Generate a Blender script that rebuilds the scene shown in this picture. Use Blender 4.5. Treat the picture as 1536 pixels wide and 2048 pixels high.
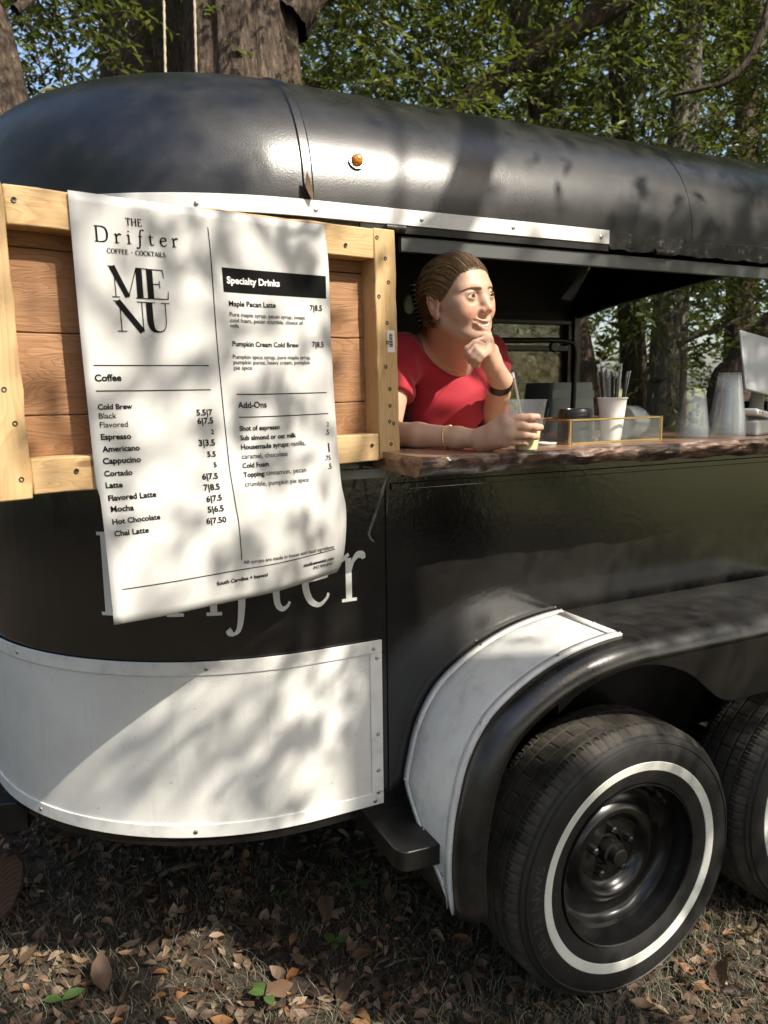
import bpy, math, random
import numpy as np
from mathutils import Vector, Matrix
for o in list(bpy.data.objects): bpy.data.objects.remove(o)
SC = bpy.context.scene
COL = SC.collection
rng = np.random.default_rng(7)
random.seed(7)
R_ = math.radians

# ------------------------------------------------------------------ camera
CAM_H, CAM_YAW, CAM_PITCH, CAM_ROLL, CAM_F = 1.49, 26.0, 9.0, 0.7, 1540.0
def _basis():
    y, p, r = R_(CAM_YAW), R_(CAM_PITCH), R_(CAM_ROLL)
    fwd = np.array([math.sin(y)*math.cos(p), math.cos(y)*math.cos(p), -math.sin(p)])
    right = np.array([math.cos(y), -math.sin(y), 0.0])
    up = np.cross(right, fwd)
    return fwd, right*math.cos(r)-up*math.sin(r), up*math.cos(r)+right*math.sin(r)
FWD, RGT, UPV = _basis()
CPOS = np.array([0, 0, CAM_H])
cam = bpy.data.cameras.new('camera'); camo = bpy.data.objects.new('camera', cam); COL.objects.link(camo)
m4 = Matrix.Identity(4)
for i in range(3):
    m4[i][0], m4[i][1], m4[i][2], m4[i][3] = RGT[i], UPV[i], -FWD[i], CPOS[i]
camo.matrix_world = m4
cam.sensor_fit = 'HORIZONTAL'; cam.sensor_width = 36.0; cam.lens = 36.0*CAM_F/1536.0
cam.clip_start = 0.02; cam.clip_end = 2000
cam.dof.use_dof = True; cam.dof.focus_distance = 1.68; cam.dof.aperture_fstop = 8.5
SC.camera = camo
SC.render.resolution_x, SC.render.resolution_y = 768, 1024

# ------------------------------------------------------------------ sky and sun
SUN_AZ, SUN_EL = 27.0, 44.5          # azimuth from -Y towards +X
SUN = np.array([math.sin(R_(SUN_AZ))*math.cos(R_(SUN_EL)), -math.cos(R_(SUN_AZ))*math.cos(R_(SUN_EL)), math.sin(R_(SUN_EL))])
wd = bpy.data.worlds.new('World'); SC.world = wd; wd.use_nodes = True
nt = wd.node_tree; bg = nt.nodes['Background']
sky = nt.nodes.new('ShaderNodeTexSky'); sky.sky_type = 'NISHITA'; sky.sun_disc = False
sky.sun_elevation = R_(SUN_EL); sky.sun_rotation = math.atan2(SUN[0], SUN[1])
sky.air_density = 1.0; sky.dust_density = 3.0; sky.ozone_density = 0.6
nt.links.new(sky.outputs[0], bg.inputs[0]); bg.inputs[1].default_value = 0.15
sl = bpy.data.lights.new('sun', 'SUN'); sl.energy = 3.9; sl.angle = R_(0.53); sl.color = (1.0, 0.93, 0.81)
so = bpy.data.objects.new('sun', sl); COL.objects.link(so)
so.rotation_euler = Vector(SUN).to_track_quat('Z', 'Y').to_euler()
vs = SC.view_settings
vs.view_transform = 'Standard'; vs.look = 'None'; vs.gamma = 1.0; vs.use_curve_mapping = False
vs.exposure = 0.92
SC.cycles.max_bounces = 10; SC.cycles.transparent_max_bounces = 16

# ------------------------------------------------------------------ helpers
def px_ray(x, y): return FWD + RGT*(x-768)/CAM_F - UPV*(y-1024)/CAM_F
def at_y(x, y, Y): d = px_ray(x, y); return CPOS + d*(Y/d[1])
def at_z(x, y, Z): d = px_ray(x, y); return CPOS + d*((Z-CAM_H)/d[2])
def at_d(x, y, D): return CPOS + px_ray(x, y)*D
def project(P):
    v = np.asarray(P, float)-CPOS; z = v@FWD
    return 768+CAM_F*(v@RGT)/z, 1024-CAM_F*(v@UPV)/z, z

def tag(o, label=None, cat=None, group=None, kind=None):
    if label: o['label'] = label
    if cat: o['category'] = cat
    if group: o['group'] = group
    if kind: o['kind'] = kind
    return o
def empty(name, loc=(0, 0, 0), rot=(0, 0, 0)):
    o = bpy.data.objects.new(name, None); COL.objects.link(o)
    o.location = loc; o.rotation_euler = rot; o.empty_display_size = 0.05
    return o
def thing(name, label, cat, loc=(0, 0, 0), rot=(0, 0, 0), group=None):
    return tag(empty(name, loc, rot), label, cat, group)
def link_mesh(name, me, mat=None, parent=None, loc=None, rot=None):
    o = bpy.data.objects.new(name, me); COL.objects.link(o)
    if mat is not None and len(me.materials) == 0: me.materials.append(mat)
    if parent is not None: o.parent = parent
    if loc is not None: o.location = loc
    if rot is not None: o.rotation_euler = rot
    return o
def np_mesh(name, V, F, smooth=False):
    """V (n,3), F (m,k) all faces of k corners"""
    me = bpy.data.meshes.new(name)
    V = np.asarray(V, np.float32); F = np.asarray(F, np.int32)
    me.vertices.add(len(V)); me.vertices.foreach_set('co', V.ravel())
    m, k = F.shape
    me.loops.add(m*k); me.loops.foreach_set('vertex_index', F.ravel())
    me.polygons.add(m)
    me.polygons.foreach_set('loop_start', np.arange(0, m*k, k, dtype=np.int32))
    if smooth: me.polygons.foreach_set('use_smooth', np.ones(m, bool))
    me.update(calc_edges=True)
    return me
class MB:
    def __init__(s): s.v = []; s.f = []
    def add(s, vs_, fs):
        b = len(s.v); s.v.extend([tuple(map(float, p)) for p in vs_]); s.f.extend([tuple(b+i for i in f) for f in fs]); return s
    def box(s, lo, hi):
        x0, y0, z0 = lo; x1, y1, z1 = hi
        return s.add([(x0, y0, z0), (x1, y0, z0), (x1, y1, z0), (x0, y1, z0), (x0, y0, z1), (x1, y0, z1), (x1, y1, z1), (x0, y1, z1)],
                     [(0, 3, 2, 1), (4, 5, 6, 7), (0, 1, 5, 4), (1, 2, 6, 5), (2, 3, 7, 6), (3, 0, 4, 7)])
    def grid(s, P, closeu=False, closev=False):
        """P[i][j] points"""
        nu, nv = len(P), len(P[0]); fs = []
        for i in range(nu if closeu else nu-1):
            for j in range(nv if closev else nv-1):
                a, b = i, (i+1) % nu; c, d = j, (j+1) % nv
                fs.append((a*nv+c, b*nv+c, b*nv+d, a*nv+d))
        return s.add([p for r in P for p in r], fs)
    def tube(s, path, rad, n=10, caps=True):
        path = [np.asarray(p, float) for p in path]; N = len(path)
        if not hasattr(rad, '__len__'): rad = [rad]*N
        rings = []; prev = None
        for i in range(N):
            t = path[min(i+1, N-1)]-path[max(i-1, 0)]; t = t/(np.linalg.norm(t)+1e-12)
            if prev is None:
                a = np.array([0, 0, 1.0]) if abs(t[2]) < .9 else np.array([1.0, 0, 0])
            else: a = prev
            u = a-t*(a@t); u /= np.linalg.norm(u)+1e-12; prev = u; w = np.cross(t, u)
            rings.append([path[i]+rad[i]*(math.cos(k*2*math.pi/n)*u+math.sin(k*2*math.pi/n)*w) for k in range(n)])
        b = len(s.v); s.grid(rings, closev=True)
        if caps:
            s.f.append(tuple(b+k for k in range(n))[::-1]); s.f.append(tuple(b+(N-1)*n+k for k in range(n)))
        return s
    def lathe(s, prof, n=32, axis='z', origin=(0, 0, 0)):
        """prof list of (r,h)"""
        rings = []
        for r, h in prof:
            ring = []
            for k in range(n):
                a = 2*math.pi*k/n; x, y = r*math.cos(a), r*math.sin(a)
                p = (x, y, h) if axis == 'z' else ((x, h, y) if axis == 'y' else (h, x, y))
                ring.append((p[0]+origin[0], p[1]+origin[1], p[2]+origin[2]))
            rings.append(ring)
        return s.grid(rings, closev=True)
    def prism(s, poly, fn0, fn1):
        """poly 2D points; fn maps (a,b)->3D for the two caps"""
        n = len(poly); A = [fn0(*p) for p in poly]; B = [fn1(*p) for p in poly]
        return s.add(A+B, [tuple(range(n))[::-1], tuple(range(n, 2*n))]+[(i, (i+1) % n, n+(i+1) % n, n+i) for i in range(n)])
    def mesh(s, name, smooth=35):
        me = bpy.data.meshes.new(name); me.from_pydata(s.v, [], s.f); me.update()
        if smooth:
            me.polygons.foreach_set('use_smooth', np.ones(len(me.polygons), bool))
            me.set_sharp_from_angle(angle=R_(smooth))
        return me
    def build(s, name, mat, parent=None, smooth=35, bevel=0, loc=None, rot=None, fix=True):
        me = s.mesh(name, smooth)
        if fix:
            import bmesh
            b = bmesh.new(); b.from_mesh(me); bmesh.ops.recalc_face_normals(b, faces=b.faces); b.to_mesh(me); b.free()
        o = link_mesh(name, me, mat, parent, loc, rot)
        if bevel:
            md = o.modifiers.new('bevel', 'BEVEL'); md.width = bevel; md.segments = 2; md.limit_method = 'ANGLE'; md.angle_limit = R_(40)
            md.harden_normals = False
        return o
def copy_of(o, parent=None, loc=None, rot=None, scale=None):
    c = o.copy(); COL.objects.link(c); c.parent = parent
    if loc is not None: c.location = loc
    if rot is not None: c.rotation_euler = rot
    if scale is not None: c.scale = scale
    return c
def smoothpath(pts, n=8):
    """Catmull-Rom through points"""
    P = [np.asarray(p, float) for p in pts]; P = [2*P[0]-P[1]]+P+[2*P[-1]-P[-2]]; out = []
    for i in range(1, len(P)-2):
        for k in range(n):
            t = k/n; a, b, c, d = P[i-1:i+3]
            out.append(.5*((2*b)+(c-a)*t+(2*a-5*b+4*c-d)*t*t+(3*b-a-3*c+d)*t**3))
    out.append(P[-2]); return out

# ------------------------------------------------------------------ materials
class NT:
    def __init__(s, name):
        s.m = bpy.data.materials.new(name); s.m.use_nodes = True; s.t = s.m.node_tree; s.n = s.t.nodes; s.n.clear()
        s.out = s.n.new('ShaderNodeOutputMaterial')
    def node(s, typ, **kw):
        n = s.n.new(typ)
        for k, v in kw.items():
            if k.startswith('i_'):
                key = k[2:]; key = int(key) if key.isdigit() else key
                s.set(n.inputs[key], v)
            else: setattr(n, k, v)
        return n
    def set(s, inp, v):
        if isinstance(v, bpy.types.NodeSocket): s.t.links.new(v, inp)
        elif isinstance(v, tuple) and len(v) == 3 and inp.type == 'RGBA': inp.default_value = (*v, 1)
        else: inp.default_value = v
    def coord(s, kind='Object', scale=(1, 1, 1), loc=(0, 0, 0)):
        tc = s.n.new('ShaderNodeTexCoord'); mp = s.n.new('ShaderNodeMapping')
        mp.inputs['Scale'].default_value = scale; mp.inputs['Location'].default_value = loc
        s.t.links.new(tc.outputs[kind], mp.inputs[0]); return mp.outputs[0]
    def noise(s, vec=None, scale=5, detail=4, rough=.55, dist=0):
        n = s.node('ShaderNodeTexNoise'); n.inputs['Scale'].default_value = scale; n.inputs['Detail'].default_value = detail
        n.inputs['Roughness'].default_value = rough; n.inputs['Distortion'].default_value = dist
        if vec is not None: s.t.links.new(vec, n.inputs['Vector'])
        return n.outputs['Fac']
    def ramp(s, fac, stops):
        r = s.n.new('ShaderNodeValToRGB'); e = r.color_ramp.elements
        while len(e) < len(stops): e.new(0.5)
        for el, (p, c) in zip(e, stops):
            el.position = p; el.color = (*c, 1) if hasattr(c, '__len__') else (c, c, c, 1)
        s.t.links.new(fac, r.inputs[0]); return r.outputs[0]
    def mix(s, fac, a, b, blend='MIX'):
        n = s.node('ShaderNodeMix', data_type='RGBA', blend_type=blend)
        s.set(n.inputs[0], fac); s.set(n.inputs[6], a); s.set(n.inputs[7], b); return n.outputs[2]
    def math(s, op, a, b=0.0):
        n = s.node('ShaderNodeMath', operation=op); s.set(n.inputs[0], a); s.set(n.inputs[1], b); return n.outputs[0]
    def bump(s, h, strength=.2, dist=.01):
        n = s.node('ShaderNodeBump'); n.inputs['Strength'].default_value = strength; n.inputs['Distance'].default_value = dist
        s.t.links.new(h, n.inputs['Height']); return n.outputs[0]
    def pbr(s, color, rough=.5, normal=None, **kw):
        b = s.n.new('ShaderNodeBsdfPrincipled'); s.set(b.inputs['Base Color'], color); s.set(b.inputs['Roughness'], rough)
        if normal is not None: s.t.links.new(normal, b.inputs['Normal'])
        for k, v in kw.items(): s.set(b.inputs[k.replace('_', ' ')], v)
        s.t.links.new(b.outputs[0], s.out.inputs[0]); return b
def simple(name, color, rough=.5, **kw):
    t = NT(name); t.pbr(color, rough, **kw); return t.m
M = {}
def make_materials():
    def black(name, r0, r1, peel, ps=90, dust=0.0, spec=.5):
        t = NT(name); v = t.coord('Object')
        n1 = t.noise(v, 2.2, 5); n2 = t.noise(v, ps, 3, .6); n3 = t.noise(v, 9, 5, .65)
        rough = t.ramp(n1, [(.3, r0), (.7, r1)])
        h = t.math('ADD', t.math('MULTIPLY', n2, .6), t.math('MULTIPLY', n3, .5))
        col = t.ramp(t.noise(v, 14, 6, .7), [(.35, (.0070, .0064, .0058)), (.62, (.0085+.02*dust, .0079+.018*dust, .0072+.016*dust)), (.8, (.012+.05*dust, .011+.046*dust, .0098+.04*dust))])
        chip = t.ramp(t.noise(v, 55, 5, .7), [(.735, 0.), (.75, 1.)]); col = t.mix(t.math('MULTIPLY', chip, .8), col, (.22, .21, .2))
        t.pbr(col, rough, t.bump(h, peel, .004), Specular_IOR_Level=spec); return t.m
    M['paint'] = black('black_paint', .09, .20, .15, 60, .25, .9)
    M['roofpaint'] = black('black_roof_paint', .22, .36, .13, 300, .7, .75)
    M['frame_black'] = black('black_frame_paint', .3, .5, .3, 120, .25)
    M['gloss_black'] = black('gloss_black_paint', .2, .34, .1, 60, 0, .8)
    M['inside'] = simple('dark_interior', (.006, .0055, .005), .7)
    # white sheet with fine embossed diamonds
    t = NT('embossed_white_sheet'); v = t.coord('UV')
    w1 = t.node('ShaderNodeTexWave', wave_type='BANDS', bands_direction='DIAGONAL'); w1.inputs['Scale'].default_value = 55; t.t.links.new(v, w1.inputs[0])
    mp = t.node('ShaderNodeMapping'); mp.inputs['Scale'].default_value = (-1, 1, 1); t.t.links.new(v, mp.inputs[0])
    w2 = t.node('ShaderNodeTexWave', wave_type='BANDS', bands_direction='DIAGONAL'); w2.inputs['Scale'].default_value = 55; t.t.links.new(mp.outputs[0], w2.inputs[0])
    em = t.math('MAXIMUM', w1.outputs[1], w2.outputs[1])
    vo = t.coord('Object')
    dirt = t.noise(vo, 5, 6, .6)
    col = t.ramp(dirt, [(.3, (.66, .65, .61)), (.6, (.77, .76, .73))])
    strk = t.noise(t.coord('Object', (16, 16, 1.2)), 2.0, 6, .65); col = t.mix(t.math('MULTIPLY', t.ramp(strk, [(.58, 0.), (.8, 1.)]), .35), col, (.36, .33, .28))
    spk = t.noise(vo, 70, 4, .7); col = t.mix(t.math('MULTIPLY', t.ramp(spk, [(.66, 0.), (.72, 1.)]), .5), col, (.22, .19, .15))
    dent = t.noise(vo, 7, 2, .4)
    b1 = t.node('ShaderNodeBump'); b1.inputs['Strength'].default_value = .35; b1.inputs['Distance'].default_value = .012; t.t.links.new(dent, b1.inputs['Height'])
    b2 = t.node('ShaderNodeBump'); b2.inputs['Strength'].default_value = .22; b2.inputs['Distance'].default_value = .0015; t.t.links.new(em, b2.inputs['Height']); t.t.links.new(b1.outputs[0], b2.inputs['Normal'])
    t.pbr(col, .38, b2.outputs[0]); M['emboss'] = t.m
    t = NT('white_painted_metal'); v = t.coord('Object')
    col = t.ramp(t.noise(v, 18, 6, .65), [(.28, (.58, .57, .54)), (.5, (.76, .75, .72)), (.7, (.81, .80, .77))])
    t.pbr(col, t.ramp(t.noise(v, 6), [(.3, .3), (.7, .48)]), t.bump(t.noise(v, 40, 3), .08, .003)); M['white'] = t.m
    t = NT('white_vinyl'); v = t.coord('Object')
    t.pbr((.60, .59, .565), .5, t.bump(t.noise(v, 6, 3), .05, .02), Subsurface_Weight=0.0); M['vinyl'] = t.m
    M['ink'] = simple('black_ink', (.006, .0055, .0055), .85, Specular_IOR_Level=.15)
    M['ink_grey'] = simple('grey_ink', (.03, .029, .028), .85, Specular_IOR_Level=.15)
    M['white_ink'] = simple('white_ink', (.82, .81, .78), .45)
    M['steel'] = simple('zinc_screw', (.55, .54, .52), .32, Metallic=1.0)
    M['chrome'] = simple('polished_steel', (.72, .72, .72), .16, Metallic=1.0)
    M['dark_metal'] = simple('dark_bolt', (.09, .085, .08), .45, Metallic=.8)
    t = NT('rusty_hinge_metal'); v = t.coord('Object')
    t.pbr(t.ramp(t.noise(v, 30, 6, .7), [(.45, (.010, .009, .008)), (.58, (.03, .028, .026)), (.68, (.20, .195, .19)), (.8, (.07, .035, .02))]), .45, t.bump(t.noise(v, 80, 4), .2, .003)); M['flaked'] = t.m
    t = NT('grey_trim'); v = t.coord('Object')
    t.pbr(t.ramp(t.noise(v, 12, 5), [(.3, (.22, .235, .235)), (.7, (.34, .36, .36))]), .4); M['greytrim'] = t.m
    # timber: grain along local x
    def wood(name, c0, c1, c2, rough=.6, ring=26, knots=True, bs=.25):
        t = NT(name)
        tc = t.n.new('ShaderNodeTexCoord'); oi = t.n.new('ShaderNodeObjectInfo')
        ad = t.node('ShaderNodeVectorMath', operation='ADD'); t.t.links.new(tc.outputs['Object'], ad.inputs[0])
        sc = t.node('ShaderNodeVectorMath', operation='SCALE'); sc.inputs['Scale'].default_value = 7.3
        cb = t.n.new('ShaderNodeCombineXYZ')
        for k in range(3): t.t.links.new(oi.outputs['Random'], cb.inputs[k])
        t.t.links.new(cb.outputs[0], sc.inputs[0]); t.t.links.new(sc.outputs[0], ad.inputs[1])
        def mp(s_):
            m_ = t.node('ShaderNodeMapping'); m_.inputs['Scale'].default_value = s_; t.t.links.new(ad.outputs[0], m_.inputs[0]); return m_.outputs[0]
        big = t.noise(mp((1.6, 9, 9)), 1.6, 2, .5, .6)
        w = t.node('ShaderNodeMath', operation='FRACT'); t.t.links.new(t.math('MULTIPLY', big, ring), w.inputs[0])
        fine = t.noise(mp((9, 240, 240)), 1.0, 3, .6)
        blot = t.noise(mp((5, 14, 14)), 1.0, 4, .6)
        ringc = t.ramp(w.outputs[0], [(0, 0.), (.55, .35), (.86, 1.), (1., .1)])
        col = t.mix(t.math('MULTIPLY', ringc, .55), c0, c1)
        col = t.mix(t.math('MULTIPLY', t.ramp(blot, [(.4, 0.), (.75, 1.)]), .55), col, c2)
        col = t.mix(t.math('MULTIPLY', t.ramp(fine, [(.45, 0.), (.7, 1.)]), .3), col, c1)
        if knots:
            vr = t.node('ShaderNodeTexVoronoi'); vr.inputs['Scale'].default_value = 1.0; t.t.links.new(mp((5, 16, 16)), vr.inputs['Vector'])
            k = t.ramp(vr.outputs['Distance'], [(.06, 1.), (.13, 0.)])
            col = t.mix(t.math('MULTIPLY', k, .75), col, (c1[0]*.35, c1[1]*.28, c1[2]*.22))
        hh = t.math('ADD', fine, t.math('MULTIPLY', ringc, .4))
        t.pbr(col, rough, t.bump(hh, bs, .0025)); return t.m
    M['pine'] = wood('pale_pine', (.60, .40, .19), (.40, .225, .085), (.66, .47, .26))
    M['cedar'] = wood('red_cedar', (.36, .185, .085), (.20, .085, .035), (.42, .24, .12), .68, 34, False, .45)
    # counter slab
    t = NT('varnished_slab'); v = t.coord('Object', (2, 10, 30)); vo = t.coord('Object')
    g = t.noise(v, 2.5, 6, .6, .8)
    col = t.ramp(g, [(.3, (.07, .035, .02)), (.45, (.20, .11, .065)), (.6, (.33, .20, .13)), (.75, (.12, .06, .035))])
    t.pbr(col, .28, t.bump(g, .3, .006), Coat_Weight=.4, Coat_Roughness=.12); M['slab'] = t.m
    t = NT('bark_edge'); v = t.coord('Object', (7, 7, 22)); vo = t.coord('Object')
    g = t.noise(v, 2.0, 7, .65, 1.2); bl = t.noise(vo, 6, 5, .6)
    ca = t.ramp(g, [(.3, (.022, .011, .008)), (.47, (.16, .085, .055)), (.58, (.34, .225, .17)), (.72, (.46, .36, .29))])
    cb_ = t.ramp(g, [(.35, (.012, .007, .005)), (.6, (.06, .03, .02)), (.75, (.2, .11, .07))])
    col = t.mix(t.ramp(bl, [(.47, 0.), (.55, 1.)]), ca, cb_)
    t.pbr(col, .32, t.bump(g, .8, .012), Coat_Weight=.5, Coat_Roughness=.15); M['bark_edge'] = t.m
    # tyre and wheel
    t = NT('tyre_rubber'); v = t.coord('Object')
    t.pbr(t.ramp(t.noise(v, 9, 6, .65), [(.35, (.009, .0085, .008)), (.7, (.022, .021, .019))]), t.ramp(t.noise(v, 22, 4), [(.3, .5), (.7, .72)]), t.bump(t.noise(v, 160, 3), .12, .002)); M['rubber'] = t.m
    M['rim'] = black('satin_black_rim', .22, .32, .05, 60, .05, .6)
    M['fender'] = black('dusty_black_fender', .18, .42, .1, 60, 1.0, .8)
    t = NT('tyre_tread_rubber'); v = t.coord('Object')
    t.pbr(t.ramp(t.noise(v, 11, 6, .7), [(.35, (.018, .016, .014)), (.7, (.085, .073, .058))]), .78, t.bump(t.noise(v, 120, 4), .2, .003)); M['tread'] = t.m
    t = NT('whitewall'); v = t.coord('Object')
    t.pbr(t.ramp(t.noise(v, 10, 6, .65), [(.25, (.6, .6, .54)), (.5, (.74, .74, .67)), (.75, (.78, .78, .72))]), .5); M['whitewall'] = t.m
    M['amber'] = simple('amber_lens', (.8, .28, .03), .12, Transmission_Weight=.35, Coat_Weight=.5)
    M['brass'] = simple('brass', (.62, .45, .20), .34, Metallic=1.0)
    M['header'] = simple('dark_grey_header', (.10, .105, .105), .4)
    M['blackplastic'] = simple('black_plastic', (.014, .013, .012), .3)
    M['paper'] = simple('white_paper', (.80, .775, .73), .6)
    M['greyplastic'] = simple('grey_plastic', (.55, .56, .55), .35)
    M['paleplastic'] = simple('pale_plastic', (.50, .56, .58), .45)
    M['whiteplastic'] = simple('white_plastic', (.76, .75, .72), .35)
    M['screen'] = simple('dark_screen', (.02, .02, .022), .08)
    def clear(name, col, rough=.05, opac=.25, ior=1.45):
        t = NT(name)
        gl = t.node('ShaderNodeBsdfGlossy'); gl.inputs['Roughness'].default_value = rough
        tr = t.node('ShaderNodeBsdfTransparent'); tr.inputs[0].default_value = (*col, 1)
        df = t.node('ShaderNodeBsdfDiffuse'); df.inputs[0].default_value = (.7, .73, .74, 1)
        fr = t.node('ShaderNodeFresnel'); fr.inputs[0].default_value = ior
        gm = t.n.new('ShaderNodeNewGeometry'); fr_ = t.math('MULTIPLY', fr.outputs[0], t.math('SUBTRACT', 1.0, gm.outputs['Backfacing']))
        m1 = t.node('ShaderNodeMixShader'); m1.inputs[0].default_value = opac; t.t.links.new(tr.outputs[0], m1.inputs[1]); t.t.links.new(df.outputs[0], m1.inputs[2])
        m2 = t.node('ShaderNodeMixShader'); t.t.links.new(fr_, m2.inputs[0]); t.t.links.new(m1.outputs[0], m2.inputs[1]); t.t.links.new(gl.outputs[0], m2.inputs[2])
        t.t.links.new(m2.outputs[0], t.out.inputs[0]); return t.m
    M['clearcup'] = clear('clear_plastic', (.985, .99, .99), .06, .06)
    M['cleardome'] = clear('clear_dome_plastic', (.96, .975, .975), .10, .22)
    M['clearstack'] = clear('clear_plastic_stack', (.99, .995, .995), .10, .05)
    M['glass'] = clear('thin_glass', (.98, .99, .985), .02, .04, 1.4)
    M['wrap'] = clear('clear_wrapper', (.9, .9, .9), .15, .22)
    t = NT('dirty_glass'); v = t.coord('Object')
    gl = t.node('ShaderNodeBsdfGlossy'); gl.inputs['Roughness'].default_value = .05
    tr = t.node('ShaderNodeBsdfTransparent'); tr.inputs[0].default_value = (.75, .78, .62, 1)
    df = t.node('ShaderNodeBsdfDiffuse'); t.set(df.inputs[0], t.ramp(t.noise(v, 6, 6, .7), [(.3, (.05, .045, .03)), (.7, (.16, .15, .11))]))
    m1 = t.node('ShaderNodeMixShader'); t.set(m1.inputs[0], t.ramp(t.noise(v, 3, 5, .6), [(.3, .25), (.7, .75)])); t.t.links.new(tr.outputs[0], m1.inputs[1]); t.t.links.new(df.outputs[0], m1.inputs[2])
    fr = t.node('ShaderNodeFresnel'); m2 = t.node('ShaderNodeMixShader'); t.t.links.new(fr.outputs[0], m2.inputs[0]); t.t.links.new(m1.outputs[0], m2.inputs[1]); t.t.links.new(gl.outputs[0], m2.inputs[2])
    t.t.links.new(m2.outputs[0], t.out.inputs[0]); M['dirtyglass'] = t.m
    t = NT('pale_lemonade'); t.pbr((.93, .86, .46), .15, Subsurface_Weight=.4, Subsurface_Radius=(.03, .03, .01)); M['drink'] = t.m
    # bark, leaves, ground
    def bark(name, a, b, c):
        t = NT(name); v = t.coord('Object', (20, 20, 3.2)); vo = t.coord('Object')
        g = t.noise(v, 2.2, 7, .62, .7)
        col = t.ramp(g, [(.3, a), (.5, b), (.7, c)])
        col = t.mix(t.math('MULTIPLY', t.ramp(t.noise(vo, 2.5, 5), [(.5, 0.), (.8, 1.)]), .4), col, (c[0]*1.1, c[1]*1.12, c[2]*1.05))
        t.pbr(col, .85, t.bump(g, 1.0, .05)); return t.m
    M['bark'] = bark('oak_bark', (.018, .012, .008), (.075, .050, .032), (.19, .135, .09))
    M['bark_grey'] = bark('grey_bark', (.06, .05, .04), (.16, .14, .11), (.30, .26, .21))
    def leaf(name, stops, trans=.35, rough=.38, spec=.4):
        t = NT(name); g = t.n.new('ShaderNodeNewGeometry')
        col = t.ramp(g.outputs['Random Per Island'], stops)
        b = t.n.new('ShaderNodeBsdfPrincipled'); t.t.links.new(col, b.inputs['Base Color']); b.inputs['Roughness'].default_value = rough; b.inputs['Specular IOR Level'].default_value = spec
        tl = t.n.new('ShaderNodeBsdfTranslucent'); t.t.links.new(t.mix(.5, col, (.2, .24, .02)), tl.inputs[0])
        m_ = t.n.new('ShaderNodeMixShader'); m_.inputs[0].default_value = trans
        t.t.links.new(b.outputs[0], m_.inputs[1]); t.t.links.new(tl.outputs[0], m_.inputs[2]); t.t.links.new(m_.outputs[0], t.out.inputs[0]); return t.m
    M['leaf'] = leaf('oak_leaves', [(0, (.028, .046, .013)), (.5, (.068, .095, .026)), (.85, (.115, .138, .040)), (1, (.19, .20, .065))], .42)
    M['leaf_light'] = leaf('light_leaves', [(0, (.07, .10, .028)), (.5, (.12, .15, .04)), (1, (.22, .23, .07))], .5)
    M['litter'] = leaf('dry_leaves', [(0, (.022, .013, .009)), (.3, (.065, .036, .022)), (.58, (.13, .078, .048)), (.78, (.22, .145, .095)), (.9, (.36, .265, .18)), (.97, (.30, .14, .055)), (1, (.20, .075, .03))], .12, .55)
    M['straw'] = leaf('dry_grass', [(0, (.08, .085, .06)), (.5, (.19, .185, .135)), (.85, (.36, .33, .24)), (1, (.08, .12, .045))], .25, .6)
    M['green'] = leaf('green_leaf', [(0, (.07, .14, .035)), (1, (.12, .2, .06))], .35, .4)
    t = NT('ground_soil'); v = t.coord('Object')
    n1 = t.noise(v, 6, 8, .7); n2 = t.noise(v, 40, 6, .7); n0 = t.noise(v, .35, 3)
    soil = t.ramp(n2, [(.3, (.018, .013, .009)), (.55, (.06, .043, .028)), (.75, (.12, .09, .06))])
    # beyond the trees' litter the ground is mown grass
    sep = t.n.new('ShaderNodeSeparateXYZ'); tc = t.n.new('ShaderNodeTexCoord'); t.t.links.new(tc.outputs['Object'], sep.inputs[0])
    ln = t.node('ShaderNodeVectorMath', operation='LENGTH'); t.t.links.new(tc.outputs['Object'], ln.inputs[0])
    far = t.math('MAXIMUM', t.ramp(t.math('MULTIPLY', t.math('ADD', ln.outputs['Value'], t.math('MULTIPLY', n0, 3.0)), .04), [(.5, 0.), (.6, 1.)]), t.ramp(t.math('MULTIPLY', t.math('ADD', sep.outputs[0], t.math('MULTIPLY', n0, 3.0)), .1), [(.64, 0.), (.76, 1.)]))
    grass = t.ramp(t.noise(v, 3, 8, .7), [(.3, (.11, .115, .028)), (.7, (.26, .25, .085))])
    t.pbr(t.mix(far, soil, grass), .95, t.bump(t.math('ADD', n1, n2), .6, .03)); M['ground'] = t.m
    # person
    t = NT('skin'); a = t.node('ShaderNodeAttribute', attribute_name='tint'); v = t.coord('Object')
    mot = t.noise(v, 60, 4, .6)
    col = t.mix(t.math('MULTIPLY', mot, .22), a.outputs['Color'], (.42, .2, .12))
    t.pbr(col, .46, t.bump(t.noise(v, 420, 2), .12, .001), Subsurface_Weight=.18, Subsurface_Radius=(.012, .004, .002), Subsurface_Scale=.6, Specular_IOR_Level=.38); M['skin'] = t.m
    t = NT('hair'); g = t.n.new('ShaderNodeNewGeometry'); v = t.coord('Object')
    col = t.ramp(g.outputs['Random Per Island'], [(0, (.05, .027, .014)), (.45, (.14, .082, .040)), (.8, (.28, .175, .085)), (1, (.42, .29, .15))])
    t.pbr(col, .34, Specular_IOR_Level=.55, Anisotropic=.4); M['hair'] = t.m
    M['hairbase'] = simple('hair_base', (.10, .060, .032), .45)
    t = NT('red_cotton'); v = t.coord('Object')
    t.pbr(t.ramp(t.noise(v, 5, 4), [(.3, (.34, .007, .020)), (.7, (.41, .010, .026))]), .78, t.bump(t.noise(v, 700, 2), .15, .0006), Sheen_Weight=.25); M['red'] = t.m
    M['eyewhite'] = simple('eye_white', (.74, .71, .67), .15)
    M['iris'] = simple('brown_iris', (.05, .032, .02), .1)
    M['teeth'] = simple('teeth', (.80, .76, .68), .25)
    M['mouth'] = simple('mouth_dark', (.12, .025, .022), .5)
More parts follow.
